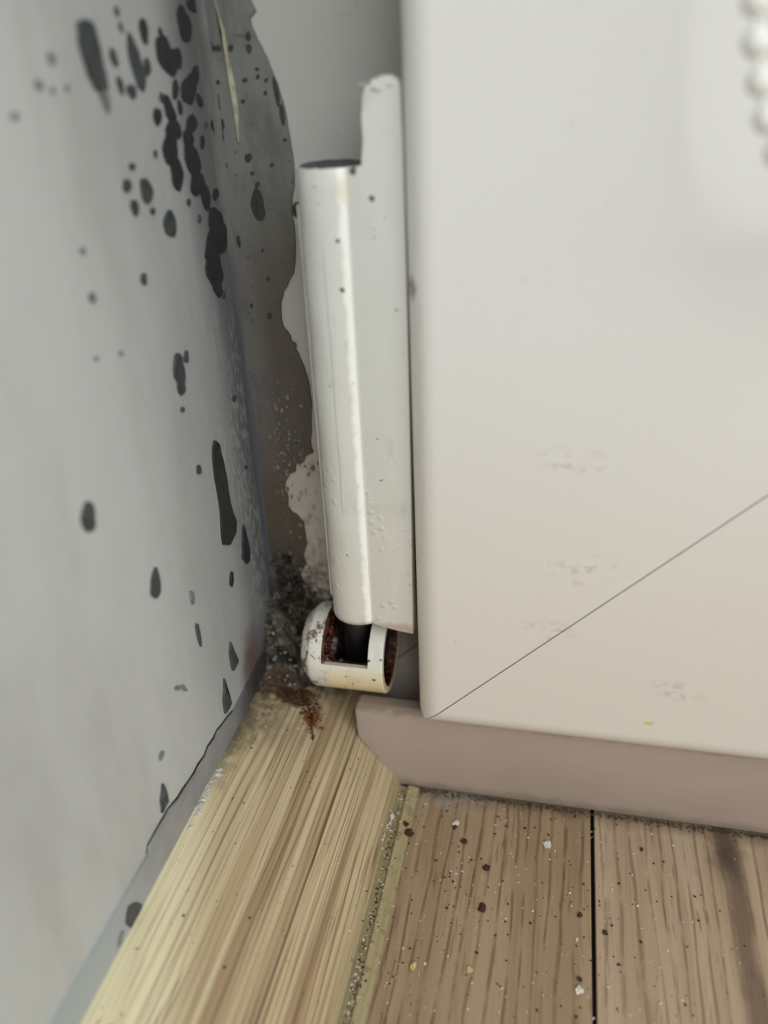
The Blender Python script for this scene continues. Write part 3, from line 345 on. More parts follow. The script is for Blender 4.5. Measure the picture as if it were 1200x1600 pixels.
def skirting_wood():
    m = Mat('pale_yellow_wood_foil', .36)
    fine, wide, line = grain(m, 85, 1.2)
    x, y = m.axis(0), m.axis(1)
    c = m.mix(m.ss(wide, .36, .66), lin((206, 189, 152)), lin((170, 145, 111)))
    tex = m.ss(x, -.445, -.37, .15, 1.)
    c = m.mix(m.ss(m.ma('ADD', x, m.mul(m.ma('SUBTRACT', y, .55), .25)), -.36, -.43), c, lin((232, 220, 182)))  # daylight sheen painted in as paler wood by the wall and viewer
    ln = m.ss(m.ma('ABSOLUTE', m.ma('SUBTRACT', line, .5)), .035, .0)
    l2 = m.ss(m.ma('ABSOLUTE', m.ma('SUBTRACT', m.noise((130, .9, 130), 1, .3, off=(31, 0, 5)), .47)), .018, .0)
    l2 = m.mul(l2, m.ss(m.noise((30, 5, 30), 3, off=(3, 0, 5)), .40, .6))
    ph = m.ma('ADD', m.ma('MULTIPLY', m.ma('SUBTRACT', x, m.axis(2)), 2 * math.pi / .0150), m.ma('MULTIPLY', m.noise((10, 1.1, 10), 3, .5, off=(2, 2, 0)), 26.))
    wv = m.mul(m.ss(m.ma('SINE', ph), .6, 1.), m.ss(m.noise((26, 1.6, 26), 2, off=(5, 5, 5)), .38, .58))
    c = m.mix(m.mul(ln, tex, .7), c, lin((120, 96, 68)))
    c = m.mix(m.mul(wv, tex, .8), c, lin((120, 94, 66)))
    c = m.mix(m.mul(l2, tex, .85), c, lin((98, 78, 56)))
    c = m.mix(m.mul(m.ss(fine, .5, .7), tex, .5), c, lin((132, 108, 80)))
    # long hairline along the arris
    d = m.ma('ABSOLUTE', m.ma('ADD', x, m.ma('ADD', .2845, m.mul(m.ma('SUBTRACT', m.noise((0, 3, 0), 2), .5), .004))))
    c = m.mix(m.mul(m.ss(d, .0022, .0006), .8), c, lin((70, 56, 40)))
    # greenish lower edge
    c = m.mix(m.mul(m.ss(x, -.245, -.212), .35), c, lin((140, 126, 92)))
    # grime and rust near the corner
    g = m.mul(m.ss(m.ma('ADD', y, m.mul(m.ma('SUBTRACT', m.noise(14, 4), .5), .12)), .78, .96), .35)
    c = m.mix(g, c, lin((150, 134, 104)))
    c = m.mix(m.mul(m.blob((-.43, .90, -.85), (.05, .1, .05), .03, 40, .9), m.ss(m.noise(70, 5, .7), .4, .6), .8), c, lin((70, 60, 48)))
    c = m.mix(m.mul(m.blob((-.452, .85, -.85), (.034, .14, .06), .035, 45, .8), .85), c, lin((84, 76, 58)))
    c = m.mix(m.mul(m.blob((-.41, .87, -.86), (.06, .05, .05), .03, 30, .9), .45), c, lin((134, 122, 98)))
    c = m.mix(m.mul(m.blob((-.385, 1.02, -.86), (.09, .065, .1), .04, 45, .6), .9), c, lin((46, 36, 28)))
    c = m.mix(m.mul(m.blob((-.40, .948, -.86), (.055, .026, .08), .045, 38, .5), .9), c, lin((70, 40, 22)))
    c = m.mix(m.mul(m.blob((-.352, .915, -.88), (.014, .03, .08), .035, 45, .5), .9), c, lin((112, 60, 30)))
    sp = m.ss(m.noise(150, 2), .71, .74)
    c = m.mix(m.mul(sp, .7), c, lin((60, 48, 36)))
    b = m.ma('ADD', m.mul(ln, -.4), m.mul(fine, .5))
    return m.out(c, b, .2, .0004, .33)
def bead_strip():
    m = Mat('olive_floor_trim', .5)
    fine, wide, line = grain(m, 80, 1.5, 6)
    c = m.mix(m.ss(wide, .35, .65), lin((176, 162, 124)), lin((154, 140, 104)))
    c = m.mix(m.mul(m.ss(m.ma('ADD', m.axis(0), m.mul(m.ma('SUBTRACT', m.noise((20, 20, 0), 4), .5), .012)), -.197, -.208), .5), c, lin((110, 98, 70)))
    c = m.mix(m.mul(m.ss(m.noise(60, 5, .7), .52, .64), .45), c, lin((92, 78, 60)))
    return m.out(c, m.noise(60, 4), .4, .0006)
def floor_wood(name, ca, cb, cl, shift, knot=False):
    m = Mat(name, .42)
    fine, wide, line = grain(m, 46, 1.6, shift)
    c = m.mix(m.ss(wide, .36, .64), lin(ca), lin(cb))
    wp = m.vm('MULTIPLY_ADD', m.noise((4, 2.2, 0), 2, col=True, off=(shift, 3, 0)), (.02, 0, 0), m.q)
    ph = m.ma('ADD', m.ma('MULTIPLY', m.axis(0), 2 * math.pi / .0185), m.ma('MULTIPLY', m.noise((9, 1.4, 0), 3, .5, off=(shift, 2, 0)), 22.))
    l1 = m.mul(m.ss(m.ma('SINE', ph), .55, 1.), m.ss(m.noise((30, 2, 0), 2, off=(shift, 5, 5)), .3, .55, .35, 1.))
    l3 = m.ss(m.ma('ABSOLUTE', m.ma('SUBTRACT', m.noise((120, 2.5, 0), 1, .3, vec=wp, off=(shift + 3, 0, 0)), .48)), .05, .0)
    brk = m.ss(m.noise((40, 16, 0), 3, off=(shift, 7, 0)), .30, .56)
    dash = m.mul(m.ss(m.noise((170, 14, 0), 2, vec=wp, off=(shift, 1, 0)), .58, .68), m.ss(m.noise((30, 3, 0), 2), .45, .6))
    ln = m.mul(l1, brk)
    c = m.mix(m.mul(ln, .72), c, lin(cl))
    c = m.mix(m.mul(l3, brk, .22), c, lin(cl))
    c = m.mix(m.mul(dash, .6), c, lin(tuple(k * .8 for k in cl)))
    c = m.mix(m.mul(m.ss(fine, .5, .7), .2), c, lin(cl))
    y, x = m.axis(1), m.axis(0)
    if knot:
        cx = m.ma('ADD', .277, m.mul(m.ma('SUBTRACT', m.noise((0, 4, 0), 2, off=(1, 0, 0)), .5), .05))
        d = m.ma('ABSOLUTE', m.ma('SUBTRACT', x, cx))
        wd = m.noise((0, 16, 0), 3)
        k = m.mul(m.ss(m.ma('SUBTRACT', d, m.mul(wd, .018)), .010, -.004), m.ss(y, .45, .6))
        c = m.mix(m.mul(k, .75), c, lin((98, 78, 66)))
        kk = m.blob((.272, .87, -1), (.026, .05, .1), .02, 30, .9)
        c = m.mix(m.mul(kk, .85), c, lin((74, 62, 56)))
        c = m.mix(m.mul(m.ss(x, .30, .36), .5), c, lin((134, 104, 80)))
    # shadow line at the strip foot painted in, then a pale grime patch
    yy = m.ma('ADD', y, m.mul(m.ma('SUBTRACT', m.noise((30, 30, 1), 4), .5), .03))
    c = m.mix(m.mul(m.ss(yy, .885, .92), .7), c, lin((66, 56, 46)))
    c = m.mix(m.mul(m.blob((-.12, .90, -1), (.07, .03, .1), .03, 40, .8), m.ss(m.noise(60, 4), .4, .6), .6), c, lin((150, 148, 142)))
    b = m.ma('ADD', m.mul(ln, -.5), m.mul(dash, -.3))
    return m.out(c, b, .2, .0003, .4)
def plain(name, c, rough=.5, bump=0., off=None, ns=80):
    m = Mat(name, rough, off)
    col = m.mix(m.ss(m.noise(ns, 3), .35, .65), lin(c), lin(tuple(k * .82 for k in c)))
    return m.out(col, m.noise(ns, 4) if bump else None, bump, .0005)

# ------------------------------------------------------------------ mesh helpers
def link(name, bm, mat, parent=None, smooth=False, org=None, recalc=True):
    """bm holds layout coordinates; org = layout position of the thing's base"""
    o_ = V(*org) if org is not None else Vector((0, 0, 0))
    for v in bm.verts: v.co = V(*v.co) - o_
    if recalc: bmesh.ops.recalc_face_normals(bm, faces=bm.faces[:])
    me = bpy.data.meshes.new(name); bm.to_mesh(me); bm.free()
    for f in me.polygons: f.use_smooth = smooth
    ob = bpy.data.objects.new(name, me); C.objects.link(ob)
    if mat: me.materials.append(mat)
    if parent: ob.parent = parent
    elif org is not None: ob.location = o_
    return ob
def empty(name, org=None, label=None, cat=None, group=None, kind=None):
    o = bpy.data.objects.new(name, None); C.objects.link(o); o.empty_display_size = .01
    if org is not None: o.location = V(*org)
    return tag(o, label, cat, group, kind)
def tag(o, label=None, cat=None, group=None, kind=None):
    if label: o['label'] = label
    if cat: o['category'] = cat
    if group: o['group'] = group
    if kind: o['kind'] = kind
    return o
def box(bm, x0, x1, y0, y1, z0, z1, bev=0., seg=2):
    vs = [bm.verts.new((x, y, z)) for x in (x0, x1) for y in (y0, y1) for z in (z0, z1)]
    fs = [bm.faces.new([vs[i] for i in f]) for f in ((0, 1, 3, 2), (4, 6, 7, 5), (0, 4, 5, 1), (2, 3, 7, 6), (0, 2, 6, 4), (1, 5, 7, 3))]
    if bev:
        es = {e for f in fs for e in f.edges}
        bmesh.ops.bevel(bm, geom=list(es), offset=bev, segments=seg, affect='EDGES', profile=.5)
def prism(bm, pts, ax, a, b, bev=0., seg=2, only_front=False):
    """extrude a polygon given in the two other axes from a to b along axis ax"""
    def mk(p, t):
        return {0: (t, p[0], p[1]), 1: (p[0], t, p[1]), 2: (p[0], p[1], t)}[ax]
    A = [bm.verts.new(mk(p, a)) for p in pts]; B = [bm.verts.new(mk(p, b)) for p in pts]
    n = len(pts)
    if n > 12 and not bev:
        from mathutils.geometry import tessellate_polygon
        for t in tessellate_polygon([[Vector((p[0], p[1], 0)) for p in pts]]):
            try: bm.faces.new([A[i] for i in t]); bm.faces.new([B[i] for i in t][::-1])
            except ValueError: pass
    else: fa = bm.faces.new(A); fb = bm.faces.new(B[::-1])
    for i in range(n): bm.faces.new((A[i], B[i], B[(i + 1) % n], A[(i + 1) % n]))
    if bev: bmesh.ops.bevel(bm, geom=list(fa.edges), offset=bev, segments=seg, affect='EDGES', profile=.5)
    big = [f for f in bm.faces if len(f.verts) > 4]
    bmesh.ops.triangulate(bm, faces=big)
def lump(bm, c, r, flat=.6, sub=1, jit=.25):
    g = bmesh.ops.create_icosphere(bm, subdivisions=sub, radius=1)
    s = [random.uniform(.7, 1.3) for _ in range(2)]; a = random.uniform(0, 6.28)
    for v in g['verts']:
        k = r * (1 + random.uniform(-jit, jit)); x, y = v.co.x * s[0], v.co.y * s[1]
        v.co = Vector((c[0] + k * (x * math.cos(a) - y * math.sin(a)), c[1] + k * (x * math.sin(a) + y * math.cos(a)), c[2] + k * v.co.z * flat))
def tube(bm, pts, r, n=8):
    rings = []
    for i, p in enumerate(pts):
        p = Vector(p); t = (Vector(pts[min(i + 1, len(pts) - 1)]) - Vector(pts[max(i - 1, 0)])).normalized()
        a = t.cross(Vector((0, 1, 0.01))).normalized(); b = t.cross(a)
        rr = r[i] if isinstance(r, (list, tuple)) else r
        rings.append([bm.verts.new(p + rr * (a * math.cos(2 * math.pi * k / n) + b * math.sin(2 * math.pi * k / n))) for k in range(n)])
    for A, B in zip(rings, rings[1:]):
        for k in range(n): bm.faces.new((A[k], A[(k + 1) % n], B[(k + 1) % n], B[k]))
    bm.faces.new(rings[0]); bm.faces.new(rings[-1][::-1])
def NB(): return bmesh.new()

YF = 1.055                                   # plane of the door frame
XW = -.45                                    # plane of the left wall
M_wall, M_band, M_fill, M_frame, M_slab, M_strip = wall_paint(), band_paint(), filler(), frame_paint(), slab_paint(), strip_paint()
M_skirt, M_bead = skirting_wood(), bead_strip()
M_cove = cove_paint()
M_spotl = plain('faint_grey_damp_spot', (128, 131, 130), .5, .1)
M_spotd = plain('near_black_damp_spot', (47, 50, 51), .4, .1)
M_spot = plain('dark_grey_damp_spot', (74, 79, 79), .5, .1)
M_spotb = plain('brown_damp_spot', (58, 57, 54), .5, .1)
M_black = plain('black_gap', (18, 17, 17), .8)

# ------------------------------------------------------------------ floor
fl = empty('floor', kind='structure')
b = NB(); box(b, -.6, 8, -8, 1.3, -1.2, -1.012); link('subfloor', b, M_black, fl)
F1 = floor_wood('brown_plank_foil', (166, 144, 115), (153, 130, 102), (104, 78, 54), 0.)
F2 = floor_wood('light_brown_plank_foil', (184, 163, 137), (170, 148, 121), (128, 102, 82), 20., True)
x = .083 - .95 * 1
for k in range(8):
    b = NB(); box(b, max(x + .0055, -.59), x + .95, -8, 1.29, -1.05, -1.0, .0015, 2)
    link('floor_plank', b, F2 if k % 2 else F1, fl); x += .95
# ------------------------------------------------------------------ left wall
wl = empty('wall_left', kind='structure')
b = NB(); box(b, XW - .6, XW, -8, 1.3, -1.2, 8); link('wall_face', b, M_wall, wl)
# cove where the wall paint runs round the corner
b = NB(); r = .018; rows = [-.9 + .05 * i for i in range(40)] + [1.2, 8]; prev = None
for z in rows:
    rr = r * (1 + .25 * math.sin(z * 23) + .15 * math.sin(z * 61))
    cur = [b.verts.new((XW - .002, YF - rr - .002, z))] + [b.verts.new((XW + rr - rr * math.cos(t), YF - rr + rr * math.sin(t), z)) for t in [math.pi / 2 * k / 6 for k in range(7)]] + [b.verts.new((XW + rr + .002, YF + .003, z))]
    if prev:
        for i in range(len(cur) - 1): b.faces.new((prev[i], prev[i + 1], cur[i + 1], cur[i]))
    prev = cur
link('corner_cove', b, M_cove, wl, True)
# painted band between the crack and the skirting
b = NB(); top = [(y, z - .0012) for y, z in CRACK]
pts = [(-8, -.79), (-1, -.79), (.1, -.79), (.35, -.795)] + [p for p in sorted(top)] + [(.88, -.81), (1.05, -.80), (1.05, -.87), (-8, -.87)]
prism(b, pts, 0, XW + .0035, XW - .002, .0012, 2); link('painted_band', b, M_band, wl)
b = NB(); up = sorted(CRACK); n = len(up)
prism(b, [(y, z + (.0008 + .0008 * math.sin(i * 2.1)) * math.sin(math.pi * (i + .1) / (n - .8))) for i, (y, z) in enumerate(up)] + [(y, z - .0015) for y, z in reversed(up)], 0, XW + .0012, XW - .001)
link('crack', b, M_black, wl)
for i, p in enumerate(WALL_SPOTS):
    b = NB(); prism(b, p, 0, XW + .0006 + .00004 * i, XW - .001)
    cy_ = sum(q[0] for q in p) / len(p); w_y = max(q[0] for q in p) - min(q[0] for q in p); h_z = max(q[1] for q in p) - min(q[1] for q in p)
    mm = M_spotd if cy_ > .90 and h_z > .012 else (M_spotl if cy_ < .80 and h_z < .03 and w_y < .03 else M_spot)
    link('damp_spot', b, mm, wl)
# ------------------------------------------------------------------ skirting and its trims
sk = [(XW - .01, -.846), (XW + .004, -.8465)]
A = (XW + .012, -.8475); Bp = (-.298, -.899); Cc = (-.2805, -.9085); D = (-.2165, -.99)
sk += [A, (-.375, -.870), Bp, (-.289, -.9025), Cc, (-.25, -.948), (-.226, -.978), (-.218, -.990), (-.215, -1.0), (XW - .01, -1.0)]
bs = empty('baseboard_left', kind='structure')
b = NB(); prism(b, sk, 1, -8, 1.056); o = link('skirting_board', b, M_skirt, bs)
for f in o.data.polygons: f.use_smooth = False
t3 = NB(); prism(t3, [(-.219, -1.0), (-.219, -.993), (-.210, -.9955), (-.2035, -.9955), (-.200, -.992), (-.188, -.993), (-.184, -.9965), (-.183, -1.0)], 1, -8, .912)
tag(link('trim_3', t3, M_bead), kind='structure')
# ragged white caulk left on the top edge of the skirting
M_caulk = plain('white_caulk', (214, 210, 198), .6, .5)
b = NB()
for y0, y1, n in ((.66, .76, 46), (.28, .62, 10), (.84, .98, 24)):
    for i in range(n):
        yy = random.uniform(y0, y1); xx = XW + random.uniform(.003, .011 if y0 == .66 else .006); lump(b, (xx, yy, -.848), random.uniform(.0015, .0052 if y0 == .66 else .0022), .5, 2 if y0 == .66 else 1, .35)
link('caulk_remains', b, M_caulk, bs)['kind'] = 'stuff'
b = NB()
for i in range(30): lump(b, (-.2155 + random.uniform(-.003, .003), random.gauss(.835, .02), -.992 + random.uniform(-.006, .008)), random.uniform(.0012, .0032), .8)
link('caulk_remains', b, M_caulk, bs)['kind'] = 'stuff'
# ------------------------------------------------------------------ frame behind the hinge
fr = empty('trim_2', kind='structure')
g = .0012; L = lambda x: x - .612
b = NB(); prism(b, [(XW - .02, -1.0), (-.388 - g, -1.0), (.6, L(.6) + g * 1.4), (.6, 8), (XW - .02, 8)], 1, YF, YF + .08, .001); link('frame_stile', b, M_frame, fr)
b = NB(); prism(b, [(-.388 + g, -1.0), (3.2, -1.0), (3.2, -.3), (.912, -.3), (.6, L(.6) - g * 1.4)], 1, YF, YF + .08, .001); link('frame_rail', b, M_frame, fr)
b = NB(); box(b, XW - .02, 3.2, YF + .02, YF + .1, -1.1, 8); link('frame_core', b, plain('frame_joint_shadow', (90, 80, 68), .8), fr)
# filler coat with its flaking edge
b = NB()
pts = [(XW + .001, .35)] + [(-.385, .35), (-.380, .2)] + list(FILLER_EDGE) + [(-.372, -.90), (XW + .001, -.90)]
prism(b, pts, 1, YF - .0045, YF + .001); link('filler_coat', b, M_fill, fr)['label'] = 'grey brown filler coat with a ragged flaking edge'
for i, p in enumerate(FRAME_SPOTS):
    b = NB(); prism(b, p, 1, YF - .0050 - .00005 * i, YF - .004)
    link('damp_spot', b, M_spotb, fr)
M_scr = plain('pale_scratch', (176, 172, 150), .6, .3)
b = NB(); s = SCRATCHB; w_ = [.0008, .0022, .003, .0045, .004, .0009]
prism(b, [(x - w_[i], z) for i, (x, z) in enumerate(s)] + [(x + w_[i] * .6, z) for i, (x, z) in reversed(list(enumerate(s)))], 1, YF - .0066, YF - .004)
link('scratch', b, M_scr, fr)
# loose flakes and dirt clinging to the lower frame
M_flake = plain('cream_paint_flake', (134, 126, 112), .6, .5)
b = NB()
for i in range(70):
    x0 = random.gauss(-.392, .018); z0 = random.gauss(-.47, .045)
    if i > 44: x0, z0 = random.gauss(-.385, .012), random.uniform(-.78, -.60)
    if x0 < -.43: continue
    a = random.uniform(0, 3.14); l = random.choice((.0008, .0012, .002, .0032))
    p = [(x0 + l * random.uniform(.5, 1.3) * math.cos(a + k), z0 + 1.4 * l * random.uniform(.5, 1.2) * math.sin(a + k)) for k in (0, 1.3, 2.6, 3.9, 5.1)]
    prism(b, p, 1, YF - random.uniform(.005, .0085), YF - .004)
link('paint_flakes', b, M_flake, fr)['kind'] = 'stuff'

# ------------------------------------------------------------------ the door leaf: mitred stile and rail over a core
dr = empty('door_1', kind='structure')
X0, Z0, YFt, W_, R_ = -.1775, -.834, .875, .62, .036
prof = [(0.0, .945), (0.0, .93)] + [(R_ - R_ * math.cos(t), YFt + R_ - R_ * math.sin(t)) for t in [math.pi / 2 * k / 8 for k in range(9)]] + [(W_ - .01, YFt), (W_, YFt + .01), (W_, .945)]
clip = .022; gj = .0011
def sweep(bm, start, end):
    A = [bm.verts.new(start(d, y)) for d, y in prof]; B = [bm.verts.new(end(d, y)) for d, y in prof]; n = len(prof)
    for i in range(n): bm.faces.new((A[i], A[(i + 1) % n], B[(i + 1) % n], B[i]))
    bm.faces.new(A[::-1]); bm.faces.new(B)
def flat_smooth(o, ang=.6):
    for f in o.data.polygons: f.use_smooth = True
    o.data.set_sharp_from_angle(angle=ang)
b = NB(); sweep(b, lambda d, y: (X0 + d, y, Z0 + max(d + gj, clip - d)), lambda d, y: (X0 + d, y, 8)); flat_smooth(link('stile', b, M_slab, dr))
b = NB(); sweep(b, lambda d, y: (X0 + max(d + gj, clip - d), y, Z0 + d), lambda d, y: (3.0, y, Z0 + d)); flat_smooth(link('rail', b, M_slab, dr))
b = NB(); box(b, X0 + .018, 3.0, YFt + .016, 1.05, Z0 + .018, 8); link('door_core', b, plain('door_edge_paint', (150, 142, 130), .6), dr)
b = NB(); box(b, X0 + W_, 3.0, YFt + .01, YFt + .03, Z0 + W_, 8); link('panel', b, M_slab, dr)
# drip strip below the leaf
b = NB(); c0 = (-.2815, -.838)
prism(b, [(-.2815, -.905), (-.2165, -.9985), (3.0, -.9985), (3.0, -.836), (-.275, -.836), (-.2805, -.84), (-.283, -.853)], 1, .916, .936, .005, 3)
tag(link('trim_1', b, M_strip), kind='structure'); flat_smooth(bpy.data.objects['trim_1'], .5)
b = NB()
for i in range(500):
    xx = random.uniform(-.2, .34); lump(b, (xx, .9145 - abs(random.gauss(0, .004)), -.9995), random.uniform(.0006, .0018), .6)
for i in range(160):
    xx = random.uniform(-.26, .32); lump(b, (xx, .9185 - random.uniform(0, .001), -.8385 - abs(random.gauss(0, .004))), random.uniform(.0004, .0010), .6)
link('dust_line', b, plain('dust_brown', (74, 62, 50), .8), bpy.data.objects['trim_1'])['kind'] = 'stuff'

# ------------------------------------------------------------------ hinge
HO = (-.26, .97, -.677)
hoff = HO
M_hinge = hinge_paint(hoff)
hg = empty('door_hinge', HO, 'white painted steel hinge with a tall leaf and open topped barrel beside the white door', 'hinge')
HC = (-.2665, .936)
def ring(rf, z, n=56): return [(HC[0] + rf(t) * math.cos(t), HC[1] + rf(t) * math.sin(t), z) for t in [2 * math.pi * k / n for k in range(n)]]
th0 = math.atan2(-.0385, .0235)
def r_out(t):
    return .0405
b = NB(); zs = [(-.077, -.004, 0), (-.0755, -.0025, 0), (-.0765, 0, 0), (-.08, .0002, 0), (-.1, .0003, 0)] 
rings = []
def addring(rf, z): rings.append([b.verts.new(p) for p in ring(rf, z)])
addring(lambda t: .035, -.105); addring(lambda t: .0355, -.079); addring(lambda t: r_out(t) * .0 + .0365, -.0765); addring(lambda t: r_out(t) - .001, -.0762); addring(r_out, -.0785)
for k in range(24):
    z = -.1 - k * .0245
    addring(lambda t, z=z, k=k: r_out(t) + .0004 * math.sin(z * 47 + t * 3) + .0003 * math.sin(z * 113 + t * 5), z)
addring(r_out, -.668); addring(lambda t: r_out(t) - .0012, -.674); addring(lambda t: r_out(t) - .006, -.677); addring(lambda t: .012, -.677)
for A_, B_ in zip(rings, rings[1:]):
    for k in range(56): b.faces.new((A_[k], A_[(k + 1) % 56], B_[(k + 1) % 56], B_[k]))
b.faces.new(rings[-1]); b.faces.new(rings[0])
for rg in rings[:5]:
    for v in rg: v.co.z += (v.co.y - HC[1] + .036) * .05
o = link('barrel', b, M_hinge, hg, True, HO); flat_smooth(o, .9)
b = NB()
lf = [(-.243, -.6765), (-.228, -.678), (-.205, -.683), (-.1843, -.687), (-.1818, -.5), (-.1795, -.25), (-.1788, -.05), (-.180, .0), (-.184, .0065), (-.194, .0095), (-.202, .0085), (-.209, .004), (-.2125, .0035), (-.215, -.001), (-.2195, -.004), (-.2215, -.012), (-.2222, -.03), (-.2215, -.05), (-.2225, -.077), (-.243, -.077)]
prism(b, lf, 1, .9045, .935, .0024, 3); o = link('leaf', b, M_hinge, hg, True, HO); flat_smooth(o, .5)
b = NB()
for i in range(46):   # old paint beads on the torn top of the leaf and along the rims
    if i < 24: lump(b, (random.uniform(-.2215, -.19), random.uniform(.9, .92), random.uniform(-.012, .008)), random.uniform(.0015, .0035), .8)
    else:
        t = random.uniform(3.4, 6.0); lump(b, (HC[0] + .0385 * math.cos(t), HC[1] + .0385 * math.sin(t), -.0765), random.uniform(.0008, .002), .7)
for f in list(b.faces): pass
keep = [v for v in b.verts if v.co.z > .009 - 40 * max(0, -.2025 - v.co.x) * .6 and v.co.z > .0]
o = link('paint_lumps', b, M_hinge, hg, True, HO); o['kind'] = 'stuff'
b = NB(); bmesh.ops.create_cone(b, cap_ends=True, segments=32, radius1=.0362, radius2=.0362, depth=.02, matrix=Matrix.Translation((HC[0], HC[1], -.0860)))
for v in b.verts:
    if v.co.z > -.08: v.co.z += (v.co.y - HC[1] + .036) * .05 + random.uniform(-.0003, .0003)
link('pin_end', b, dark_metal(hoff, 'dark_steel', (74, 78, 82)), hg, False, HO)
b = NB(); prism(b, [(-.314, .944), (-.3185, .955), (-.3185, 1.04), (-.30, YF), (-.23, YF), (-.225, .96), (-.24, .94)], 2, -.66, -.118, .003, 2)
link('back_leaf', b, M_hinge, hg, False, HO)
b = NB(); lump(b, (-.317, .956, -.126), .006, 1.6, 2, .3); link('rust_chip', b, plain('dark_chip', (52, 50, 46), .7, .4), hg, True, HO)
b = NB(); bmesh.ops.create_cone(b, cap_ends=True, segments=24, radius1=.019, radius2=.021, depth=.1, matrix=Matrix.Translation((HC[0] - .014, HC[1] + .02, -.722)))
link('pivot_pin', b, dark_metal(hoff, 'black_greasy_steel', (17, 13, 13)), hg, True, HO)

# ------------------------------------------------------------------ cream bracket below the hinge
BO = (-.295, .99, -.84); bo_off = BO
M_br, M_rust = bracket_plastic(bo_off), rust(bo_off)
br = empty('hinge_bracket', BO, 'cream plastic bearing with a square window full of rust under the white hinge', 'bracket')
CY, CZ, RB = .967, -.767, .066
xs = [-.362, -.360, -.347, -.344, -.340, -.325, -.31, -.295, -.275, -.2535, -.245, -.2335, -.2315]
ro = [.047, .050, .0635, .0650, RB, RB, RB, RB, RB, RB, RB, RB, .0645]
def ri(x): return .042 if x < -.322 else .0565
NT = 72
def P_(x, r, k): t = 2 * math.pi * k / NT; return (x, CY + r * math.cos(t), CZ + r * math.sin(t))
# angles: 180 deg = towards the viewer, 90 = up; the window runs from just above the front over the top
def cut(i, k):
    a = 360 * (k + .5) / NT
    return xs[i] >= -.3255 and xs[i + 1] <= -.2530 and 50 < a < 170
b = NB()
OV = [[b.verts.new(P_(x, ro[i], k)) for k in range(NT)] for i, x in enumerate(xs)]
IV = [[b.verts.new(P_(x, ri(x) if 0 < i < len(xs) - 1 else ri(x) - .001, k)) for k in range(NT)] for i, x in enumerate(xs)]
n = len(xs)
for i in range(n - 1):
    for k in range(NT):
        k2 = (k + 1) % NT
        if not cut(i, k):
            b.faces.new((OV[i][k], OV[i][k2], OV[i + 1][k2], OV[i + 1][k])); b.faces.new((IV[i][k], IV[i + 1][k], IV[i + 1][k2], IV[i][k2]))
            for (di, e) in ((-1, (i,)), (1, (i + 1,))):
                j = i + di
                if 0 <= j < n - 1 and cut(j, k): b.faces.new((OV[e[0]][k], OV[e[0]][k2], IV[e[0]][k2], IV[e[0]][k]))
            for dk in (-1, 1):
                if cut(i, (k + dk) % NT):
                    kk = k if dk == -1 else k2
                    b.faces.new((OV[i][kk], OV[i + 1][kk], IV[i + 1][kk], IV[i][kk]))
for k in range(NT):
    k2 = (k + 1) % NT
    b.faces.new((OV[0][k], OV[0][k2], IV[0][k2], IV[0][k])); b.faces.new((OV[-1][k], IV[-1][k], IV[-1][k2], OV[-1][k2]))
o = link('housing', b, M_br, br, True, BO); flat_smooth(o, .45)
# rust lining: inside sleeve, faces of the left cheek, block at the back
b = NB()
def disc(x, r0, r1, x2, a0=0, a1=NT):
    for k in range(a0, a1):
        k2 = k + 1
        q = [P_(x, r0, k), P_(x, r1, k), P_(x, r1, k2), P_(x, r0, k2)]; q2 = [P_(x2, r0, k), P_(x2, r1, k), P_(x2, r1, k2), P_(x2, r0, k2)]
        v = [b.verts.new(p) for p in q + q2]
        for f in ((0, 1, 2, 3), (4, 7, 6, 5), (0, 4, 5, 1), (3, 2, 6, 7), (1, 5, 6, 2), (0, 3, 7, 4)): b.faces.new([v[i] for i in f])
disc(-.3245, .022, .0645, -.3215)
disc(-.3215, .050, .0563, -.2545, NT // 2 - 2, NT)
disc(-.252, .0, .0563, -.249)
disc(-.249, .051, .0563, -.2330)
bmesh.ops.remove_doubles(b, verts=b.verts[:], dist=.00001)
for v in b.verts:
    if abs(v.co.x + .3215) < .0001 or abs(v.co.x + .249) < .0001: v.co.x += random.uniform(-.001, .0022)
link('rust_lining', b, M_rust, br, False, BO)
b = NB()
for i in range(90):
    t = random.uniform(2.0, 4.0); rr = random.uniform(.03, .062); lump(b, (-.3205 + random.uniform(0, .004), CY + rr * math.cos(t), CZ + rr * math.sin(t)), random.uniform(.001, .004), .9)
for i in range(60):
    t = random.uniform(3.3, 4.4); lump(b, (random.uniform(-.315, -.27), CY + .054 * math.cos(t), CZ + .054 * math.sin(t)), random.uniform(.001, .004), .9)
link('rust_crust', b, M_rust, br, False, BO)['kind'] = 'stuff'
b = NB(); box(b, -.345, -.25, 1.005, YF, -.815, -.725, .004); link('back_plate', b, M_rust, br, False, BO)
M_inshade = Mat('interior_shade_black', .4, BO); M_inshade = M_inshade.out(M_inshade.mix(M_inshade.ss(M_inshade.noise(60, 4), .5, .7), lin((10, 8, 8)), lin((34, 20, 15))), M_inshade.noise(80, 5), .8, .001)
b = NB(); box(b, -.3205, -.2545, .975, 1.012, -.806, -.705, .006); link('shade_block', b, M_inshade, br, False, BO)  # added dark block standing in for the shade inside the housing

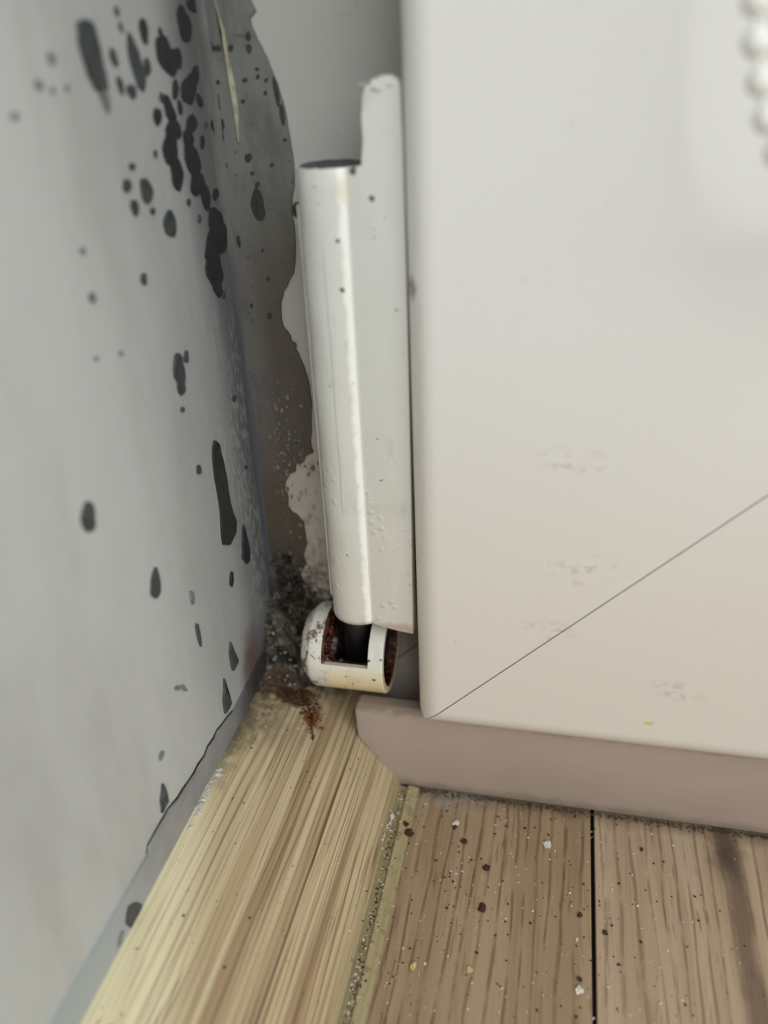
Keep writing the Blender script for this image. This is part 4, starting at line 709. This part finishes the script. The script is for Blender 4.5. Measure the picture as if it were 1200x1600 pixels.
# ------------------------------------------------------------------ dirt heap in the corner
md = Mat('wet_corner_dirt', .35)
c = md.mix(md.ss(md.noise(40, 5, .7), .4, .6), lin((36, 31, 27)), lin((90, 80, 66)))
c = md.mix(md.mul(md.ss(md.noise(75, 4, .7, off=(3, 3, 3)), .56, .64), .75), c, lin((138, 130, 116)))
c = md.mix(md.mul(md.blob((-.41, .95, -.85), (.07, .03, .06), .04, 40, .6), .85), c, lin((60, 35, 20)))
M_dirt = md.out(c, md.noise(90, 5, .7), .9, .001, md.ss(md.noise(70), .4, .6, .15, .6))
b = NB()
def sk_top(x): return -.8475 - (x + .438) * .367 if x < -.29 else -.905 - (x + .285) * 1.3
NX, NY = 64, 64; gx0, gx1, gy0, gy1 = XW - .002, -.33, .925, YF + .001
rnd = random.Random(5); bumps = [(rnd.uniform(gx0, gx1), rnd.uniform(gy0, gy1), rnd.uniform(.002, .007), rnd.uniform(.003, .009)) for _ in range(260)]
grid = []
for i in range(NX + 1):
    row = []
    for j in range(NY + 1):
        x = gx0 + (gx1 - gx0) * i / NX; y = gy0 + (gy1 - gy0) * j / NY
        dc = math.hypot((x - XW) / .11, (YF - y) / .115)
        h = .115 * max(0, 1 - dc) ** 1.6 + .012 * max(0, 1 - dc)
        if dc < 1:
            for bx, by, br_, bh in bumps:
                d2 = ((x - bx) ** 2 + (y - by) ** 2) / br_ ** 2
                if d2 < 4: h += bh * math.exp(-d2 * 1.5) * min(1, 2.5 * (1 - dc))
        row.append(b.verts.new((x, y, sk_top(x) + h - .0012)))
    grid.append(row)
for i in range(NX):
    for j in range(NY): b.faces.new((grid[i][j], grid[i + 1][j], grid[i + 1][j + 1], grid[i][j + 1]))
for i in range(260):
    t = random.random() ** 1.3; z = -.83 + .17 * t; sp_ = .105 * (1 - t * .75)
    x = XW + .012 + random.uniform(0, sp_); y = YF - .004 - random.uniform(0, .012)
    lump(b, (x, y, z), random.uniform(.002, .0085) * (1 - .45 * t), .9, 1, .4)
for i in range(160):
    t = random.random(); lump(b, (XW + .002, YF - random.uniform(.0, .10 * (1 - t * .7)), -.835 + .1 * t), random.uniform(.0015, .0055), .8, 1, .4)
tag(link('corner_dirt', b, M_dirt, None, False), 'dark wet dirt and rust heaped in the corner on top of the skirting', 'dirt', kind='stuff')
M_rustc = plain('rust_crumb_brown', (62, 35, 21), .5, .3); M_white = plain('white_plaster_chip', (222, 216, 204), .55, .2); M_yel = plain('yellow_chip', (206, 186, 130), .55, .2)
b = NB()
for i in range(46):
    x = random.uniform(-.44, -.37); y = random.uniform(.93, 1.03)
    dc = math.hypot((x - XW) / .11, (YF - y) / .115); h = .115 * max(0, 1 - dc) ** 1.6 + .012 * max(0, 1 - dc)
    if dc < .95: lump(b, (x, y, sk_top(x) + h + .005), random.uniform(.0008, .0034) ** 1, .9)
tag(link('plaster_grit', b, plain('grey_plaster_grit', (168, 162, 150), .35, .4)), 'pale plaster grit lying on the dark dirt beside the cream bracket', 'grit', kind='stuff')
b = NB()
for i in range(260):
    t = random.random(); x = -.40 + .055 * t + random.gauss(0, .010); y = .955 - .05 * t * t + random.gauss(0, .009)
    lump(b, (x, y, sk_top(x) + .0004), random.uniform(.0008, .0032) * (1.2 - .5 * t), .5)
for i in range(60):
    t = i / 60; x = -.362 + .022 * t + random.gauss(0, .0015); y = .93 - .055 * t; lump(b, (x, y, sk_top(x) + .0003), .0016, .4)
tag(link('rust_crumbs', b, M_rustc), 'reddish brown rust crumbs spilling over the pale skirting below the bracket', 'rust', kind='stuff')

# ------------------------------------------------------------------ debris on floor and skirting
def surf(x):
    if x > -.183: return -1.0
    if x > -.215: return -.9935 + (x > -.19) * -.003
    if x > -.2805: return -.9085 - (x + .2805) * 1.28
    return sk_top(x)
def near_strip(x, y): return y < .905
b = NB()
for mi, (mat, nme, lab, cat, N_, big) in enumerate(((M_rustc, 'brown_crumbs', 'tiny brown crumbs scattered over the wooden floor before the beige strip', 'crumbs', 330, .0024), (M_white, 'white_specks', 'tiny white plaster specks scattered over floor and skirting', 'specks', 300, .0021), (M_yel, 'yellow_specks', 'tiny yellowish chips scattered over the wooden floor', 'specks', 60, .0022))):
    nf = len(b.faces)
    for i in range(N_):
        x = random.triangular(-.25, .33, -.14) if random.random() < .8 else random.uniform(-.42, .35); y = random.uniform(.5, .905)
        if x < -.44: continue
        lump(b, (x, y, surf(x) + .0004), random.uniform(.0006, big) * random.uniform(.5, 1), .6)
    for i in range((260, 170, 90)[mi]):    # grit caught in the groove at the foot of the skirting
        x = random.gauss(-.206, .005); y = random.uniform(.5, .905)
        if -.2145 < x < -.186: lump(b, (x, y, -.9955 if x < -.2 else -.9925), random.uniform(.0005, .0017), .7)
    b.faces.ensure_lookup_table()
    for f in b.faces[nf:]: f.material_index = mi
o = tag(link('floor_debris', b, M_rustc), 'tiny brown crumbs and white specks scattered over the wooden floor and skirting', 'debris', kind='stuff')
o.data.materials.append(M_white); o.data.materials.append(M_yel)
def crumb(x, y, r, mat, nm, label, group=None, shape=1.):
    b = NB(); z = surf(x); lump(b, (x, y, z + r * .40), r, .55, 2, .42)
    if shape > 1: 
        for v in b.verts: v.co.y = y + (v.co.y - y) * shape
    o = link(nm, b, mat, None, False, (x, y, z)); o.location = V(x, y, z); tag(o, label, 'crumb' if 'crumb' in nm else 'chip', 'rust crumbs on the floor' if 'crumb' in nm else 'plaster chips on the floor')
crumb(-.183, .823, .0065, M_rustc, 'rust_crumb', 'largest dark rust crumb, at the foot of the skirting near the beige strip')
crumb(-.190, .836, .004, M_rustc, 'rust_crumb', 'dark rust crumb touching the largest one, on its left towards the skirting')
crumb(-.063, .785, .005, M_rustc, 'rust_crumb', 'round brown crumb, farther of the two larger ones in the middle of the left plank')
crumb(-.063, .721, .005, M_rustc, 'rust_crumb', 'brown crumb, nearer of the two larger ones in the middle of the left plank')
crumb(-.101, .826, .0036, M_rustc, 'rust_crumb', 'small brown crumb on the left plank, just behind the round one')
crumb(-.117, .856, .0042, M_white, 'plaster_chip', 'white plaster chip on the left plank nearest the beige strip')
crumb(-.117, .849, .0034, M_rustc, 'rust_crumb', 'brown crumb lying against the white chip nearest the beige strip')
crumb(.067, .631, .0042, M_white, 'plaster_chip', 'bright white chip close to the black plank joint')
crumb(.068, .645, .0034, M_rustc, 'rust_crumb', 'brown crumb beside the bright white chip at the plank joint')
crumb(-.068, .632, .0040, M_yel, 'plaster_chip', 'beige elongated chip near the front of the left plank', shape=.6)
crumb(-.14, .622, .0045, M_yel, 'plaster_chip', 'beige curled sliver on the left plank close to the skirting foot', shape=1.8)
crumb(.068, .735, .0034, M_rustc, 'rust_crumb', 'brown crumb just left of the black plank joint, middle of its length')
crumb(.10, .715, .003, M_rustc, 'rust_crumb', 'brown crumb just right of the black plank joint')
crumb(.155, .858, .0028, M_rustc, 'rust_crumb', 'small brown crumb on the right plank near the beige strip')
crumb(.02, .842, .0045, M_white, 'plaster_chip', 'pale plaster chip in the right half of the left plank', shape=1.5)

# ------------------------------------------------------------------ bead chain hanging in front of the door
CO = (.12, .74, .12)
cp = [(.119, .74, 1.6), (.119, .74, .8), (.119, .74, .3), (.119, .74, .1), (.121, .74, .0435), (.125, .74, .0187), (.1325, .74, -.008), (.142, .74, -.0358), (.1555, .74, -.062), (.176, .74, -.086), (.205, .74, -.106), (.24, .74, -.12), (.28, .74, -.127), (.32, .74, -.12), (.355, .74, -.106), (.384, .74, -.086), (.405, .74, -.06), (.42, .74, -.03), (.43, .74, .01), (.437, .74, .1), (.44, .74, .3), (.44, .74, 1.6)]
M_chain = Mat('white_chain_plastic', .25, CO); M_chain = M_chain.out(lin((240, 240, 236)))
ch = empty('bead_chain', CO, 'white plastic blind bead chain hanging in front of the white door', 'chain')
b = NB(); tube(b, cp, .003, 8); link('cord', b, M_chain, ch, True, CO)
b = NB(); bmesh.ops.create_uvsphere(b, u_segments=20, v_segments=12, radius=.0115)
for v in b.verts: v.co = Vector(v.co) * U
me = bpy.data.meshes.new('bead'); b.to_mesh(me); b.free(); me.materials.append(M_chain)
for f in me.polygons: f.use_smooth = True
# walk the chain from the fifth control point both ways
seg = [Vector(p) for p in cp]; acc = [0]
for p, q in zip(seg, seg[1:]): acc.append(acc[-1] + (q - p).length)
def at(s):
    for i in range(len(seg) - 1):
        if acc[i] <= s <= acc[i + 1]: return seg[i].lerp(seg[i + 1], (s - acc[i]) / (acc[i + 1] - acc[i]))
st_ = .0272; s = acc[4] % st_
while s < acc[-1]:
    p = at(s); o = bpy.data.objects.new('bead', me); C.objects.link(o); o.parent = ch; o.location = V(*p) - V(*CO); s += st_
